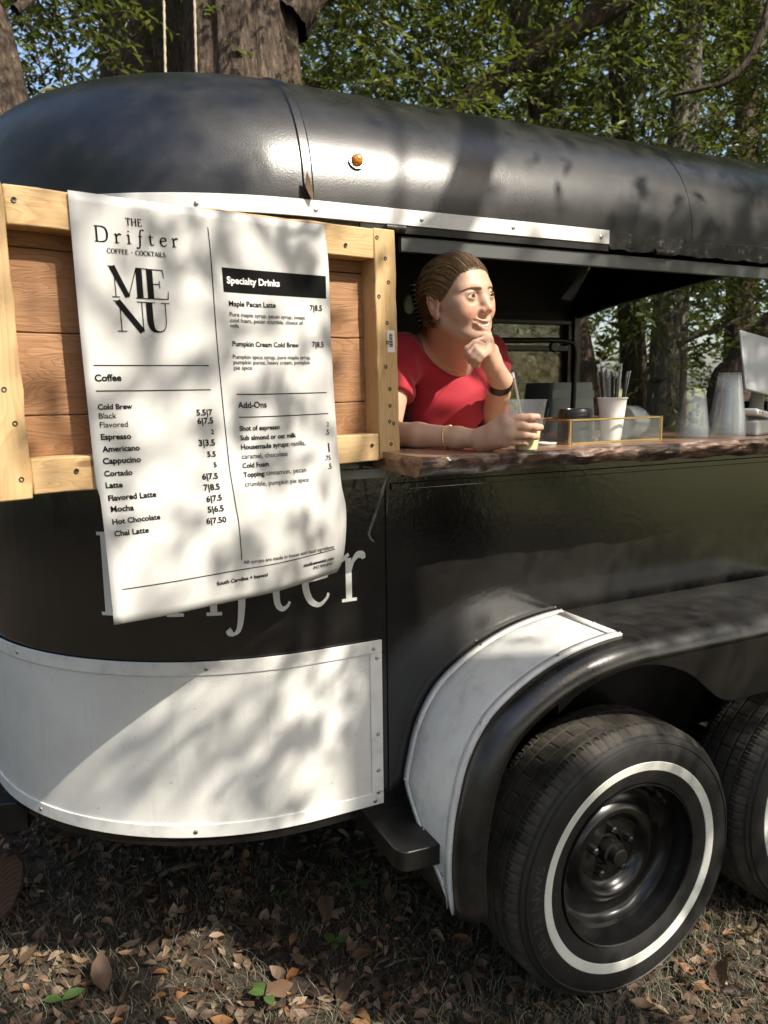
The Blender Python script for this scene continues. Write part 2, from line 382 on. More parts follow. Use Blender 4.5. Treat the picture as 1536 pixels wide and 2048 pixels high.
    M['gold'] = simple('gold', (.85, .60, .32), .22, Metallic=1.0)
    M['silver'] = simple('silver', (.8, .8, .8), .15, Metallic=1.0)
    M['brow'] = simple('brow_hair', (.19, .115, .068), .7)
    M['rope'] = simple('hemp_rope', (.42, .35, .25), .85)
    t = NT('cut_wood'); v = t.coord('Object')
    w = t.node('ShaderNodeTexWave', wave_type='RINGS', rings_direction='X'); w.inputs['Scale'].default_value = 22; w.inputs['Distortion'].default_value = 3; t.t.links.new(v, w.inputs[0])
    t.pbr(t.mix(w.outputs[1], (.085, .055, .045), (.13, .085, .068)), .8, t.bump(w.outputs[1], .3, .003)); M['cutwood'] = t.m
make_materials()
# ------------------------------------------------------------------ trailer
WY, NX, NY, NR = 1.535, .58, 2.205, .67     # side wall plane, nose corner centre and radius
YC = 2.3675                                 # centre line of the trailer
TX1 = 2.65                                  # rear end
S_FRONT = NX-NR*math.pi/2                   # wall coordinate where the nose turns flat
def wall_pt(s, z, off=0.0):
    """near wall coordinate: s = X on the straight side, arc length round the nose; off = outwards"""
    if s >= NX: return (s, WY-off, z)
    th = (NX-s)/NR
    if th <= math.pi/2:
        r = NR+off
        return (NX-r*math.sin(th), NY-r*math.cos(th), z)
    return (NX-NR-off, NY+(S_FRONT-s), z)
def outline(off):
    """half outline from near rear round the nose to the centre line, offset outwards (negative = in)"""
    d = -off; pts = []
    for x in np.linspace(TX1, NX, 24)[:-1]: pts.append((x, WY+d))
    r = max(NR-d, 0.0); e = max(d-NR, 0.0)
    cx, cy = NX+e, NY+e
    for a in np.linspace(0, math.pi/2, 25): pts.append((cx-r*math.sin(a), cy-r*math.cos(a)))
    for y in np.linspace(NY, YC, 6)[1:]: pts.append((NX-NR+d if d < NR else NX+e, max(y, min(cy, YC))))
    return pts
def full_outline(off):
    a = outline(off); b = [(x, 2*YC-y) for x, y in a[::-1]][1:]
    return a+b
Z0, Z1, Z2, Z3 = .50, 1.3225, 1.835, 1.87
OPX0, OPX1 = .745, 2.56                     # serving hatch
RR = .316                                   # roof shoulder radius
def shell(off):
    """wall panels with the hatch and the far window left open"""
    mb = MB()
    O = full_outline(off)
    n = len(O)
    def strip(z0, z1, keep, nz=2):
        for i in range(n-1):
            (xa, ya), (xb, yb) = O[i], O[i+1]
            segs = [(xa, ya, xb, yb)]
            for q in segs:
                for part in keep(q):
                    xa2, ya2, xb2, yb2 = part
                    mb.add([(xa2, ya2, z0), (xb2, yb2, z0), (xb2, yb2, z1), (xa2, ya2, z1)], [(0, 1, 2, 3)])
    def clip(q, cuts):
        xa, ya, xb, yb = q
        if abs(ya-yb) > 1e-6: return [q]
        for (side, c0, c1) in cuts:
            if (side == 'near') == (ya < YC):
                lo, hi = min(xa, xb), max(xa, xb); out = []
                if lo < c0: out.append((lo, ya, min(hi, c0), ya))
                if hi > c1: out.append((max(lo, c1), ya, hi, ya))
                return [p for p in out if p[2]-p[0] > 1e-6]
        return [q]
    strip(Z0, Z1, lambda q: [q])
    strip(Z1, 1.33, lambda q: clip(q, [('near', OPX0, OPX1)]))
    strip(1.33, 1.815, lambda q: clip(q, [('near', OPX0, OPX1), ('far', 2.12, 2.60)]))
    strip(1.815, Z2, lambda q: clip(q, [('near', OPX0, OPX1)]))
    strip(Z2, Z3, lambda q: [q])
    return mb
def roof_mesh(off):
    rows = []
    for ph in np.linspace(0, math.pi/2, 15):
        rows.append((RR*(1-math.cos(ph)), Z3+(RR+off)*math.sin(ph) if off == 0 else Z3+max(0, (RR+off)*math.sin(ph))))
    for d in np.linspace(RR, .83, 9)[1:]:
        rows.append((d, Z3+RR+off+.055*math.sin((d-RR)/(.8325-RR)*math.pi/2)))
    P = []
    for d, z in rows: P.append([(x, y, z) for x, y in full_outline(off*(1 if d < RR else 0)-d)])
    return MB().grid(P)
trailer = thing('food_trailer', 'black vintage horse trailer turned coffee stand with white panels and long serving window', 'trailer', (1.3, YC, 0))
def tpart(mb, name, mat, smooth=35, bevel=0, parent=None, **kw):
    """a part given in world coordinates"""
    o = mb.build(name, mat, None, smooth, bevel, **kw)
    p = parent or trailer
    o.parent = p
    inv = Vector((-1.3, -YC, 0)) if p is trailer else None
    if p is trailer: o.matrix_parent_inverse = Matrix.Translation(inv)
    return o
sh = shell(0.0)
body = tpart(sh, 'body_wall', M['paint'], 30)
roof = tpart(roof_mesh(0.0), 'roof', M['roofpaint'], 40, parent=None)
lin = shell(-.028)
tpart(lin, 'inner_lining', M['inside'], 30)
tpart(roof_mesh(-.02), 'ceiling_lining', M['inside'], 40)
# jambs of the hatch and of the far window
jb = MB()
jb.add([(OPX0, WY, Z1), (OPX0, WY+.028, Z1), (OPX0, WY+.028, Z2), (OPX0, WY, Z2)], [(0, 1, 2, 3)])
jb.add([(OPX1, WY, Z1), (OPX1, WY+.028, Z1), (OPX1, WY+.028, Z2), (OPX1, WY, Z2)], [(0, 1, 2, 3)])
jb.add([(OPX0, WY, Z2), (OPX1, WY, Z2), (OPX1, WY+.028, Z2), (OPX0, WY+.028, Z2)], [(0, 1, 2, 3)])
tpart(jb, 'hatch_jamb', M['paint'], 0)
# floor and rear frame
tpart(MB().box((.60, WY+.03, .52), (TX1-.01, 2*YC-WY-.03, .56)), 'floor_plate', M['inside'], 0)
hd = MB(); yf = 2*YC-WY
low = [(yf-.001, 1.825), (2.95, 1.862), (2.7, 1.888), (2.4, 1.912), (2.08, 1.93), (1.8, 1.925), (WY+.001, 1.83)]
top = []
for y, z in low:
    d = min(y-WY, yf-y); d = max(d, 0)
    zz = Z3+math.sqrt(max(0, RR**2-(RR-min(d, RR))**2))-.002 if d < RR else Z3+RR-.002
    top.append((y, max(zz, z+.004)))
for x in (TX1-.03, TX1-.004):
    for i in range(len(low)-1):
        hd.add([(x, low[i][0], low[i][1]), (x, low[i+1][0], low[i+1][1]), (x, top[i+1][0], top[i+1][1]), (x, top[i][0], top[i][1])], [(0, 1, 2, 3)])
for i in range(len(low)-1):
    hd.add([(TX1-.03, *low[i]), (TX1-.03, *low[i+1]), (TX1-.004, *low[i+1]), (TX1-.004, *low[i])], [(0, 1, 2, 3)])
tpart(hd, 'rear_header', M['frame_black'], 0)
tpart(MB().box((TX1-.035, WY+.03, .5), (TX1-.005, yf-.03, 1.12)), 'tail_gate', M['paint'], 0)
tpart(MB().box((TX1-.04, yf-.06, 1.12), (TX1+.004, yf+.004, 1.86)), 'corner_post', M['frame_black'], 0, .004)
tpart(MB().box((TX1-.04, WY-.004, .5), (TX1+.004, WY+.06, 1.86)), 'corner_post', M['frame_black'], 0, .004)
# far window: frame bars and two dirty panes
fw = MB()
for a, b in (((2.105, 1.312), (2.62, 1.332)), ((2.105, 1.803), (2.62, 1.823)), ((2.105, 1.31), (2.13, 1.803)), ((2.585, 1.31), (2.62, 1.803)), ((2.13, 1.672), (2.585, 1.698))):
    fw.box((a[0], yf-.045, a[1]), (b[0], yf+.012, b[1]))
wfr = tpart(fw, 'window_frame', M['frame_black'], 0, .003)
tpart(MB().box((2.13, yf-.008, 1.698), (2.585, yf-.004, 1.803)), 'window_pane', M['dirtyglass'], 0)
tpart(MB().box((2.13, yf-.008, 1.332), (2.585, yf-.004, 1.672)), 'window_pane', M['dirtyglass'], 0)

# roof seams: a lapped edge where the nose cap meets the barrel, and one farther back
def roof_seam(X, w, h, name):
    prof = []
    for ph in np.linspace(0, math.pi/2, 15): prof.append((WY+RR*(1-math.cos(ph)), Z3+RR*math.sin(ph), -math.cos(ph), math.sin(ph)))
    for d in np.linspace(RR, .83, 6)[1:]: prof.append((WY+d, Z3+RR+.055*math.sin((d-RR)/(.8325-RR)*math.pi/2), 0, 1))
    prof = [(WY, Z2+.03, -1, 0)]+prof
    mb = MB(); P = []
    for (y, z, ny, nz) in prof:
        P.append([(X-w, y, z), (X-w*.8, y+ny*h, z+nz*h), (X+w*.6, y+ny*h, z+nz*h), (X+w, y, z)])
    mb.grid(P); return tpart(mb, name, M['roofpaint'], 20)
roof_seam(.588, .012, .0045, 'cap_seam'); roof_seam(1.66, .004, .0016, 'roof_seam')

# white drip rail
def wall_strip(s0, s1, z0, z1, o0, o1, n=None, zfun=None):
    """solid band lying on the wall between offsets o0 and o1"""
    n = n or max(2, int(abs(s1-s0)/.03)); mb = MB(); P = []
    for s in np.linspace(s0, s1, n):
        dz = zfun(s) if zfun else 0
        P.append([wall_pt(s, z0+dz, o0), wall_pt(s, z0+dz, o1), wall_pt(s, z1+dz, o1), wall_pt(s, z1+dz, o0)])
    mb.grid(P, closev=True)
    mb.f.append((0, 1, 2, 3)); k = (n-1)*4; mb.f.append((k+3, k+2, k+1, k)); return mb
rail = tpart(wall_strip(.13, 1.372, 1.838, 1.871, .001, .0065), 'drip_rail', M['white'], 30, .001)
screw_me = None
def screw_mesh():
    mb = MB(); mb.lathe([(.0, .0026), (.0026, .0025), (.0044, .0016), (.0052, 0)], 12)
    me = mb.mesh('screw'); return me
screw_me = screw_mesh(); screw_me.materials.append(M['steel'])
def screw_at(p, nrm, parent, scale=1.0, me=None):
    q = Vector(nrm).to_track_quat('Z', 'Y')
    o = bpy.data.objects.new('screw', me or screw_me); COL.objects.link(o)
    o.rotation_euler = q.to_euler(); o.location = p; o.scale = (scale,)*3
    o.parent = parent
    if parent is trailer or parent.parent is trailer: o.matrix_parent_inverse = Matrix.Translation((-1.3, -YC, 0)) if parent is trailer else Matrix.Identity(4)
    return o
def wall_nrm(s):
    a = np.array(wall_pt(s, 0, 0)); b = np.array(wall_pt(s, 0, 1)); return b-a
for s, z in ((.365, 1.851), (.60, 1.852), (.845, 1.853), (1.085, 1.855), (1.345, 1.853), (.2, 1.85)):
    screw_at(wall_pt(s, z, .0065), wall_nrm(s), rail)
# hatch header: recessed sill strip, hinge bar, flaked hinge leaf behind the rail's end
tpart(MB().box((.80, WY+.004, 1.786), (OPX1, WY+.02, 1.817)), 'hatch_header', M['header'], 0, .001)
tpart(MB().box((.70, WY-.004, 1.822), (1.372, WY+.006, 1.8365)), 'header_gap', M['frame_black'], 0)
hl = wall_strip(1.374, 2.6, 1.832, 1.866, .001, .005, 60, lambda s: .0015*math.sin(s*41)+.001*math.sin(s*97))
tpart(hl, 'hinge_leaf', M['flaked'], 30)
tpart(wall_strip(1.374, 2.6, 1.826, 1.832, .001, .008, 80, lambda s: .002*math.sin(s*55)+.0015*math.sin(s*130)), 'weld_bead', M['flaked'], 30)
tpart(MB().tube([(.755, WY-.012, 1.829), (.80, WY-.012, 1.829)], .0085, 14), 'hinge_barrel', M['flaked'], 40)
tpart(MB().tube([(1.52, WY-.009, 1.829), (1.58, WY-.009, 1.829)], .007, 12), 'hinge_barrel', M['flaked'], 40)
# amber marker light
ml = MB(); ml.lathe([(0, .016), (.007, .0155), (.0115, .012), (.0135, .006), (.0138, 0)], 20)
def roof_at(X, ph, off=0): return np.array((X, WY+RR-(RR+off)*math.cos(ph), Z3+(RR+off)*math.sin(ph)))
pm = roof_at(.70, .29, .001); nm = np.array((0, -math.cos(.29), math.sin(.29)))
q = Vector(nm).to_track_quat('Z', 'Y').to_euler()
lamp = ml.build('marker_light', M['amber'], trailer, 40, loc=pm, rot=q); lamp.matrix_parent_inverse = Matrix.Translation((-1.3, -YC, 0))
MB().lathe([(.0139, 0), (.0139, .004), (.0175, .004), (.0185, 0)], 24).build('bezel', M['chrome'], lamp, 40)
MB().lathe([(0, .0185), (.003, .018), (.0042, .0155)], 14).build('reflector', M['brass'], lamp, 40)
# vertical wall seam and flat band under the hatch
tpart(wall_strip(.752, .760, .53, 1.285, .0005, .004, 4), 'wall_seam', M['paint'], 20)
tpart(wall_strip(.765, 2.6, 1.268, 1.284, .0005, .006, 30), 'sill_band', M['paint'], 20, .002)
tpart(wall_strip(-.10, .752, 1.299, 1.320, .001, .012), 'grey_sill_trim', M['greytrim'], 30, .001)

# white embossed nose panel with trim
PZ0, PZ1 = .524, .926
def skin_panel():
    mb = MB(); n = 60; P = []; S = np.linspace(-1.05, .727, n); Z = np.linspace(PZ0+.004, PZ1-.004, 14)
    for s in S: P.append([wall_pt(s, z, .005) for z in Z])
    mb.grid(P); o = mb.build('nose_panel', M['emboss'], None, 40)
    me = o.data; uv = me.uv_layers.new(name='UVMap')
    k = 0
    vals = np.zeros((len(me.loops), 2), np.float32); vi = np.zeros(len(me.loops), np.int32); me.loops.foreach_get('vertex_index', vi)
    nz = len(Z)
    vals[:, 0] = S[vi//nz]; vals[:, 1] = Z[vi % nz]*1.6
    uv.data.foreach_set('uv', vals.ravel())
    o.parent = trailer; o.matrix_parent_inverse = Matrix.Translation((-1.3, -YC, 0)); return o
npan = skin_panel()
for nm_, s0, s1, z0, z1 in (('panel_trim', -1.05, .735, PZ0, PZ0+.030), ('panel_trim', -1.05, .735, PZ1-.030, PZ1), ('panel_trim', .705, .735, PZ0+.031, PZ1-.031)):
    tr_ = tpart(wall_strip(s0, s1, z0, z1, .004, .0085), nm_, M['white'], 30, .0008)
for s, z in ((.715, .908), (.722, .885), (.721, .555), (.712, .535), (.722, .70), (.34, .911), (-.14, .911), (.30, .538), (-.1, .538), (.722, .61)):
    screw_at(wall_pt(s, z, .0085), wall_nrm(s), trailer)
# shallow dents beaten into the nose panel
# step with rounded flange, carried on a cross beam
stp = MB()
poly = [(.690, 1.56), (.690, 1.395)]+[(.715-.025*math.cos(a), 1.395-.037*math.sin(a)) for a in np.linspace(.2, math.pi/2, 7)]+[(.792, 1.352), (.798, 1.56)]
stp.prism(poly, lambda a, b: (a, b, .452), lambda a, b: (a, b, .500))
step = tpart(stp, 'step', M['frame_black'], 40, .003)
tpart(MB().box((.694, 1.562, .44), (.792, 2.9, .497)), 'cross_beam', M['frame_black'], 0, .003)
tpart(MB().box((.62, 1.75, .42), (2.6, 1.81, .498)), 'chassis_rail', M['frame_black'], 0, .003)
tpart(MB().box((.62, 2.92, .42), (2.6, 2.98, .498)), 'chassis_rail', M['frame_black'], 0, .003)
for sy in (-1, 1):
    mb = MB(); a = np.array((-.02, YC+sy*.36, .46)); b = np.array((-1.3, YC+sy*.04, .46)); dv = (b-a)/np.linalg.norm(b-a); nv = np.array((-dv[1], dv[0], 0))
    pts = [a+nv*.03, a-nv*.03, b-nv*.03, b+nv*.03]
    mb.prism([(p[0], p[1]) for p in pts], lambda u, v: (u, v, .42), lambda u, v: (u, v, .498)); tpart(mb, 'draw_bar', M['frame_black'], 0, .003)

# fender: rolled sheet over both wheels with white guard on its front
WX1, WX2, WZ, WR = 1.287, 2.02, .335, .343
prof = [(.796, .36), (.790, .44), (.790, .50), (.796, .57), (.808, .63), (.824, .69), (.850, .744), (.885, .79), (.928, .824), (.985, .857), (1.05, .884), (1.12, .904), (1.20, .9165), (1.27, .920)]
prof = [tuple(p[:2]) for p in smoothpath([(x, z, 0) for x, z in prof], 3)]
full = prof+[(x, .920) for x in np.linspace(1.35, 1.98, 12)]+[(WX1+WX2-x, z) for x, z in prof[::-1]]
def pnorm(P, i):
    a = P[max(i-1, 0)]; b = P[min(i+1, len(P)-1)]; t = np.array((b[0]-a[0], b[1]-a[1])); t /= np.linalg.norm(t); return np.array((-t[1], t[0]))
FYI, FYO, LR = WY-.0005, 1.298, .050       # inner edge, start of the lip roll, lip radius
rows = []
for i, (x, z) in enumerate(full):
    n2 = pnorm(full, i); row = []
    for y in (FYI, 1.45, 1.37, FYO): row.append((x, y, z))
    for a in np.linspace(0, math.pi/2, 8)[1:]:
        row.append((x-n2[0]*LR*(1-math.cos(a)), FYO-LR*math.sin(a), z-n2[1]*LR*(1-math.cos(a))))
    rows.append(row)
fender = tpart(MB().grid(rows), 'fender', M['fender'], 40)
md = fender.modifiers.new('thick', 'SOLIDIFY'); md.thickness = .004; md.offset = -1
# skirt plate between the wheels, scalloped
FSK = FYO-LR
lipc = [(x-pnorm(full, i)[0]*LR, z-pnorm(full, i)[1]*LR) for i, (x, z) in enumerate(full)]
sk_low = [(1.02, .797), (1.08, .833), (1.164, .858), (1.252, .866), (1.33, .852), (1.412, .816), (1.465, .774), (1.52, .734), (1.57, .722), (1.6535, .722)]
sk_low = [tuple(p[:2]) for p in smoothpath([(x, z, 0) for x, z in sk_low], 4)]
sk_low = sk_low+[(WX1+WX2-x, z) for x, z in sk_low[::-1]][1:]
lx = np.array([p[0] for p in lipc]); lz = np.array([p[1] for p in lipc])
mb = MB(); P = []
for x, z in sk_low:
    zt = float(np.interp(x, lx, lz)); zt = max(zt, z+.0005)
    P.append([(x, FSK-.0005, z), (x, FSK-.0005, zt), (x, FSK+.003, zt), (x, FSK+.003, z)])
mb.grid(P, closev=True); tpart(mb, 'fender_skirt', M['gloss_black'], 30)
# fender's inner closing plate (wheel arch liner)
# white guard sheet on the front of the fender: clipped diagonally at the foot
gi = [i for i, p in enumerate(full) if p[0] <= 1.262 and i < len(full)//2]
gy_in, gy_out = WY-.004, 1.304
def guard_rows(h, ya=None, yb=None, i0=0, i1=None):
    rws = []
    for i in gi[i0:i1]:
        x, z = full[i]; n2 = pnorm(full, i)
        y_in = gy_in
        if z < .565: y_in = gy_out+(gy_in-gy_out)*max(0.0, (z-.372))/(.565-.372)
        y_in = max(y_in, gy_out+.004)
        rws.append((x+n2[0]*h, z+n2[1]*h, y_in))
    return rws
g0 = guard_rows(.002)
P = [[(x, gy_out+(yi-gy_out)*t, z) for t in np.linspace(0, 1, 6)] for x, z, yi in g0 if True]
guard = tpart(MB().grid(P), 'fender_guard', M['white'], 40)
md = guard.modifiers.new('thick', 'SOLIDIFY'); md.thickness = .002; md.offset = 0
g1 = guard_rows(.0055)
P = [[(x, gy_out-.001, z), (x, gy_out+min(.022, (yi-gy_out)), z)] for x, z, yi in g1]
t1 = tpart(MB().grid(P), 'guard_trim', M['white'], 40); P = [[(x, max(yi-.022, gy_out+.0225), z), (x, max(yi, gy_out+.023), z)] for x, z, yi in g1]
t2 = tpart(MB().grid(P), 'guard_trim', M['white'], 40)
ie = [k for k, g in enumerate(g1) if g[0] >= 1.235]
P = [[(g1[k][0], gy_out+.0225, g1[k][1]+.0005), (g1[k][0], g1[k][2]-.0225, g1[k][1]+.0005)] for k in (ie if len(ie) > 1 else [len(g1)-2, len(g1)-1])]
t3 = tpart(MB().grid(P), 'guard_trim', M['white'], 40)
for t_ in (t1, t2, t3):
    md = t_.modifiers.new('thick', 'SOLIDIFY'); md.thickness = .003; md.offset = 0
for x, y, dz in ((.797, 1.335, 0), (.792, 1.325, 0), (.80, 1.42, 0), (.80, 1.525, 0), (.83, 1.522, 0), (1.0, 1.522, 0), (.87, 1.315, 0), (1.06, 1.315, 0), (1.24, 1.315, 0), (1.24, 1.40, 0), (1.245, 1.525, 0)):
    k = min(range(len(g1)), key=lambda q_: abs(g1[q_][0]-x)+(0 if x > .8 else abs(g1[q_][1]-(.42 if y < 1.33 else .45 if y < 1.4 else .50 if y < 1.5 else .57))))
    n2 = pnorm(full, gi[k]); screw_at((g1[k][0]+n2[0]*.0016, y, g1[k][1]+n2[1]*.0016), (n2[0], 0, n2[1]), trailer, .9)

# wheels
def add_wheel(cx, first):
    w = empty('wheel', (0, 0, 0)); w.parent = trailer; w.location = (cx-1.3, 1.280-YC, WZ); w.scale = (1.025, 1, 1.025)
    # tyre: outer face at local y = 0, axis along y, inside towards +y
    half = .1025; N = 450
    prof = [(.199, .024), (.206, .010), (.222, .004), (.2365, .0015), (.262, -.003), (.285, -.0045), (.305, -.002), (.316, .003), (.322, .006), (.3255, .012), (.333, .020), (.339, .031)]
    side = [(r, y) for r, y in prof]
    tr = []
    for y, dep in ((.033, 0), (.0465, 0), (.047, .006), (.053, .006), (.0535, 0), (.078, 0), (.0785, .008), (.0855, .008), (.086, 0), (.118, 0), (.1185, .008), (.1255, .008), (.126, 0), (.150, 0), (.1505, .008), (.157, .008), (.1575, 0), (.171, 0)):
        tr.append((WR-.0022*((y-half)/.07)**2-dep, y, dep))
    back = [(r, 2*half-y) for r, y in side[::-1]]
    V = []; prof_all = [(r, y, 's') for r, y in side]+[(r, y, 'g' if d > 0 else 't') for r, y, d in tr]+[(r, y, 's') for r, y in back]
    K = 90
    for k in range(N):
        a = 2*math.pi*k/N; ring = []
        for (r, y, c) in prof_all:
            rr = r
            ph = (k % (N//K))
            if c == 't':
                sh_ = (k+int((y-half)*220)) % (N//K)
                if (y < .047 or y > .157):
                    if sh_ in (0,): rr -= .0042
                    elif sh_ == 2 and y < .047: rr -= .0018
                elif (k+int(abs(y-half)*160)) % (2*(N//K)) == 0: rr -= .0025
            if c == 's' and r > .324 and ph == 0: rr -= .0022
            ring.append((rr*math.cos(a), y, rr*math.sin(a)))
        V.append(ring)
    tmb = MB().grid(V, closeu=True)
    tyre = tmb.build('tyre', M['rubber'], w, 28)
    tyre.data.materials.append(M['tread'])
    nv = len(prof_all); mi = np.zeros(len(tyre.data.polygons), np.int32)
    for i, pl_ in enumerate(tyre.data.polygons):
        rr = sum(math.hypot(tyre.data.vertices[v].co.x, tyre.data.vertices[v].co.z) for v in pl_.vertices)/len(pl_.vertices)
        if rr > .3245: mi[i] = 1
    tyre.data.polygons.foreach_set('material_index', mi)
    # whitewall band: follows the bulge, slightly proud
    wb = MB().lathe([(.2400, .0012), (.2410, -.0008), (.250, -.0023), (.262, -.0042), (.2635, -.0028)], 128, 'y')
    wb.build('whitewall_band', M['whitewall'], tyre, 40)
    # raised ribs on the shoulder
    MB().lathe([(.3065, -.0012), (.3085, -.0036), (.3115, -.0024), (.313, .0012)], 128, 'y').build('shoulder_rib', M['rubber'], tyre, 40)
    # steel rim
    rim = [(.2010, .020), (.2035, .010), (.2015, .005), (.1985, .007), (.1975, .014), (.1965, .024), (.1945, .030), (.190, .045), (.187, .058), (.178, .062), (.174, .073), (.168, .079), (.158, .083), (.140, .080), (.128, .070), (.120, .062), (.111, .059), (.102, .062), (.095, .072), (.088, .082), (.078, .086), (.060, .0865), (.052, .0862), (.043, .086), (.041, .10)]
    NN = 120; V = []
    for k in range(NN):
        a = 2*math.pi*k/NN; ring = []
        for (r, y) in rim:
            yy = y
            if .150 < r < .186:
                g = max(0.0, math.cos(4*(a-.35)))**3; yy = y-.006*g
            ring.append((r*math.cos(a), yy, r*math.sin(a)))
        V.append(ring)
    rm = MB().grid(V, closeu=True).build('rim', M['rim'], w, 40)
    hub = MB().lathe([(0, .040), (.018, .040), (.0215, .042), (.0225, .046), (.0225, .062), (.026, .0632), (.031, .064), (.0325, .070), (.0325, .092), (.040, .094), (.041, .1)], 40, 'y').build('hub_cap', M['blackplastic'], w, 40)
    nut = None
    for j in range(5):
        a = math.radians(90+72*j); c = (.0585*math.cos(a), 0, .0585*math.sin(a))
        if nut is None:
            n_ = MB(); n_.lathe([(0, -.022), (.006, -.022), (.0095, -.019), (.0105, -.013), (.0105, 0)], 6, 'y', (0, .0865, 0)); nut = n_.build('lug_nut', M['blackplastic'], w, 30); nut.location = c
        else: copy_of(nut, w, c)
    vs_ = MB().tube([(.165, .075, 0), (.172, .055, 0), (.176, .035, .002)], [.005, .0045, .0035], 8).build('valve_stem', M['rubber'], w, 40)
    vs_.rotation_euler = (0, R_(-42), 0)
    return w, tyre
wheel1, tyre1 = add_wheel(WX1, True)
def copy_wheel(cx):
    w2 = empty('wheel'); w2.parent = trailer; w2.location = (cx-1.3, 1.280-YC, WZ); w2.scale = (1.025, 1, 1.025); w2.rotation_euler = (0, .7, 0)
    for ch in wheel1.children:
        c = ch.copy(); COL.objects.link(c); c.parent = w2
        for g in ch.children:
            d = g.copy(); COL.objects.link(d); d.parent = c
copy_wheel(WX2)
# axle stubs
for cx in (WX1, WX2):
    tpart(MB().tube([(cx, 1.36, WZ), (cx, 3.3, WZ)], .03, 12), 'axle', M['frame_black'], 40)
# far side wheels of the trailer, glimpsed below the body
for cx in (WX1, WX2):
    mb = MB().lathe([(.2, 0), (.30, -.005), (.335, .03), (.343, .06), (.343, .15), (.335, .18), (.3, .205), (.2, .2)], 48, 'y', (cx, 3.25, WZ)); tpart(mb, 'far_tyre', M['rubber'], 40)
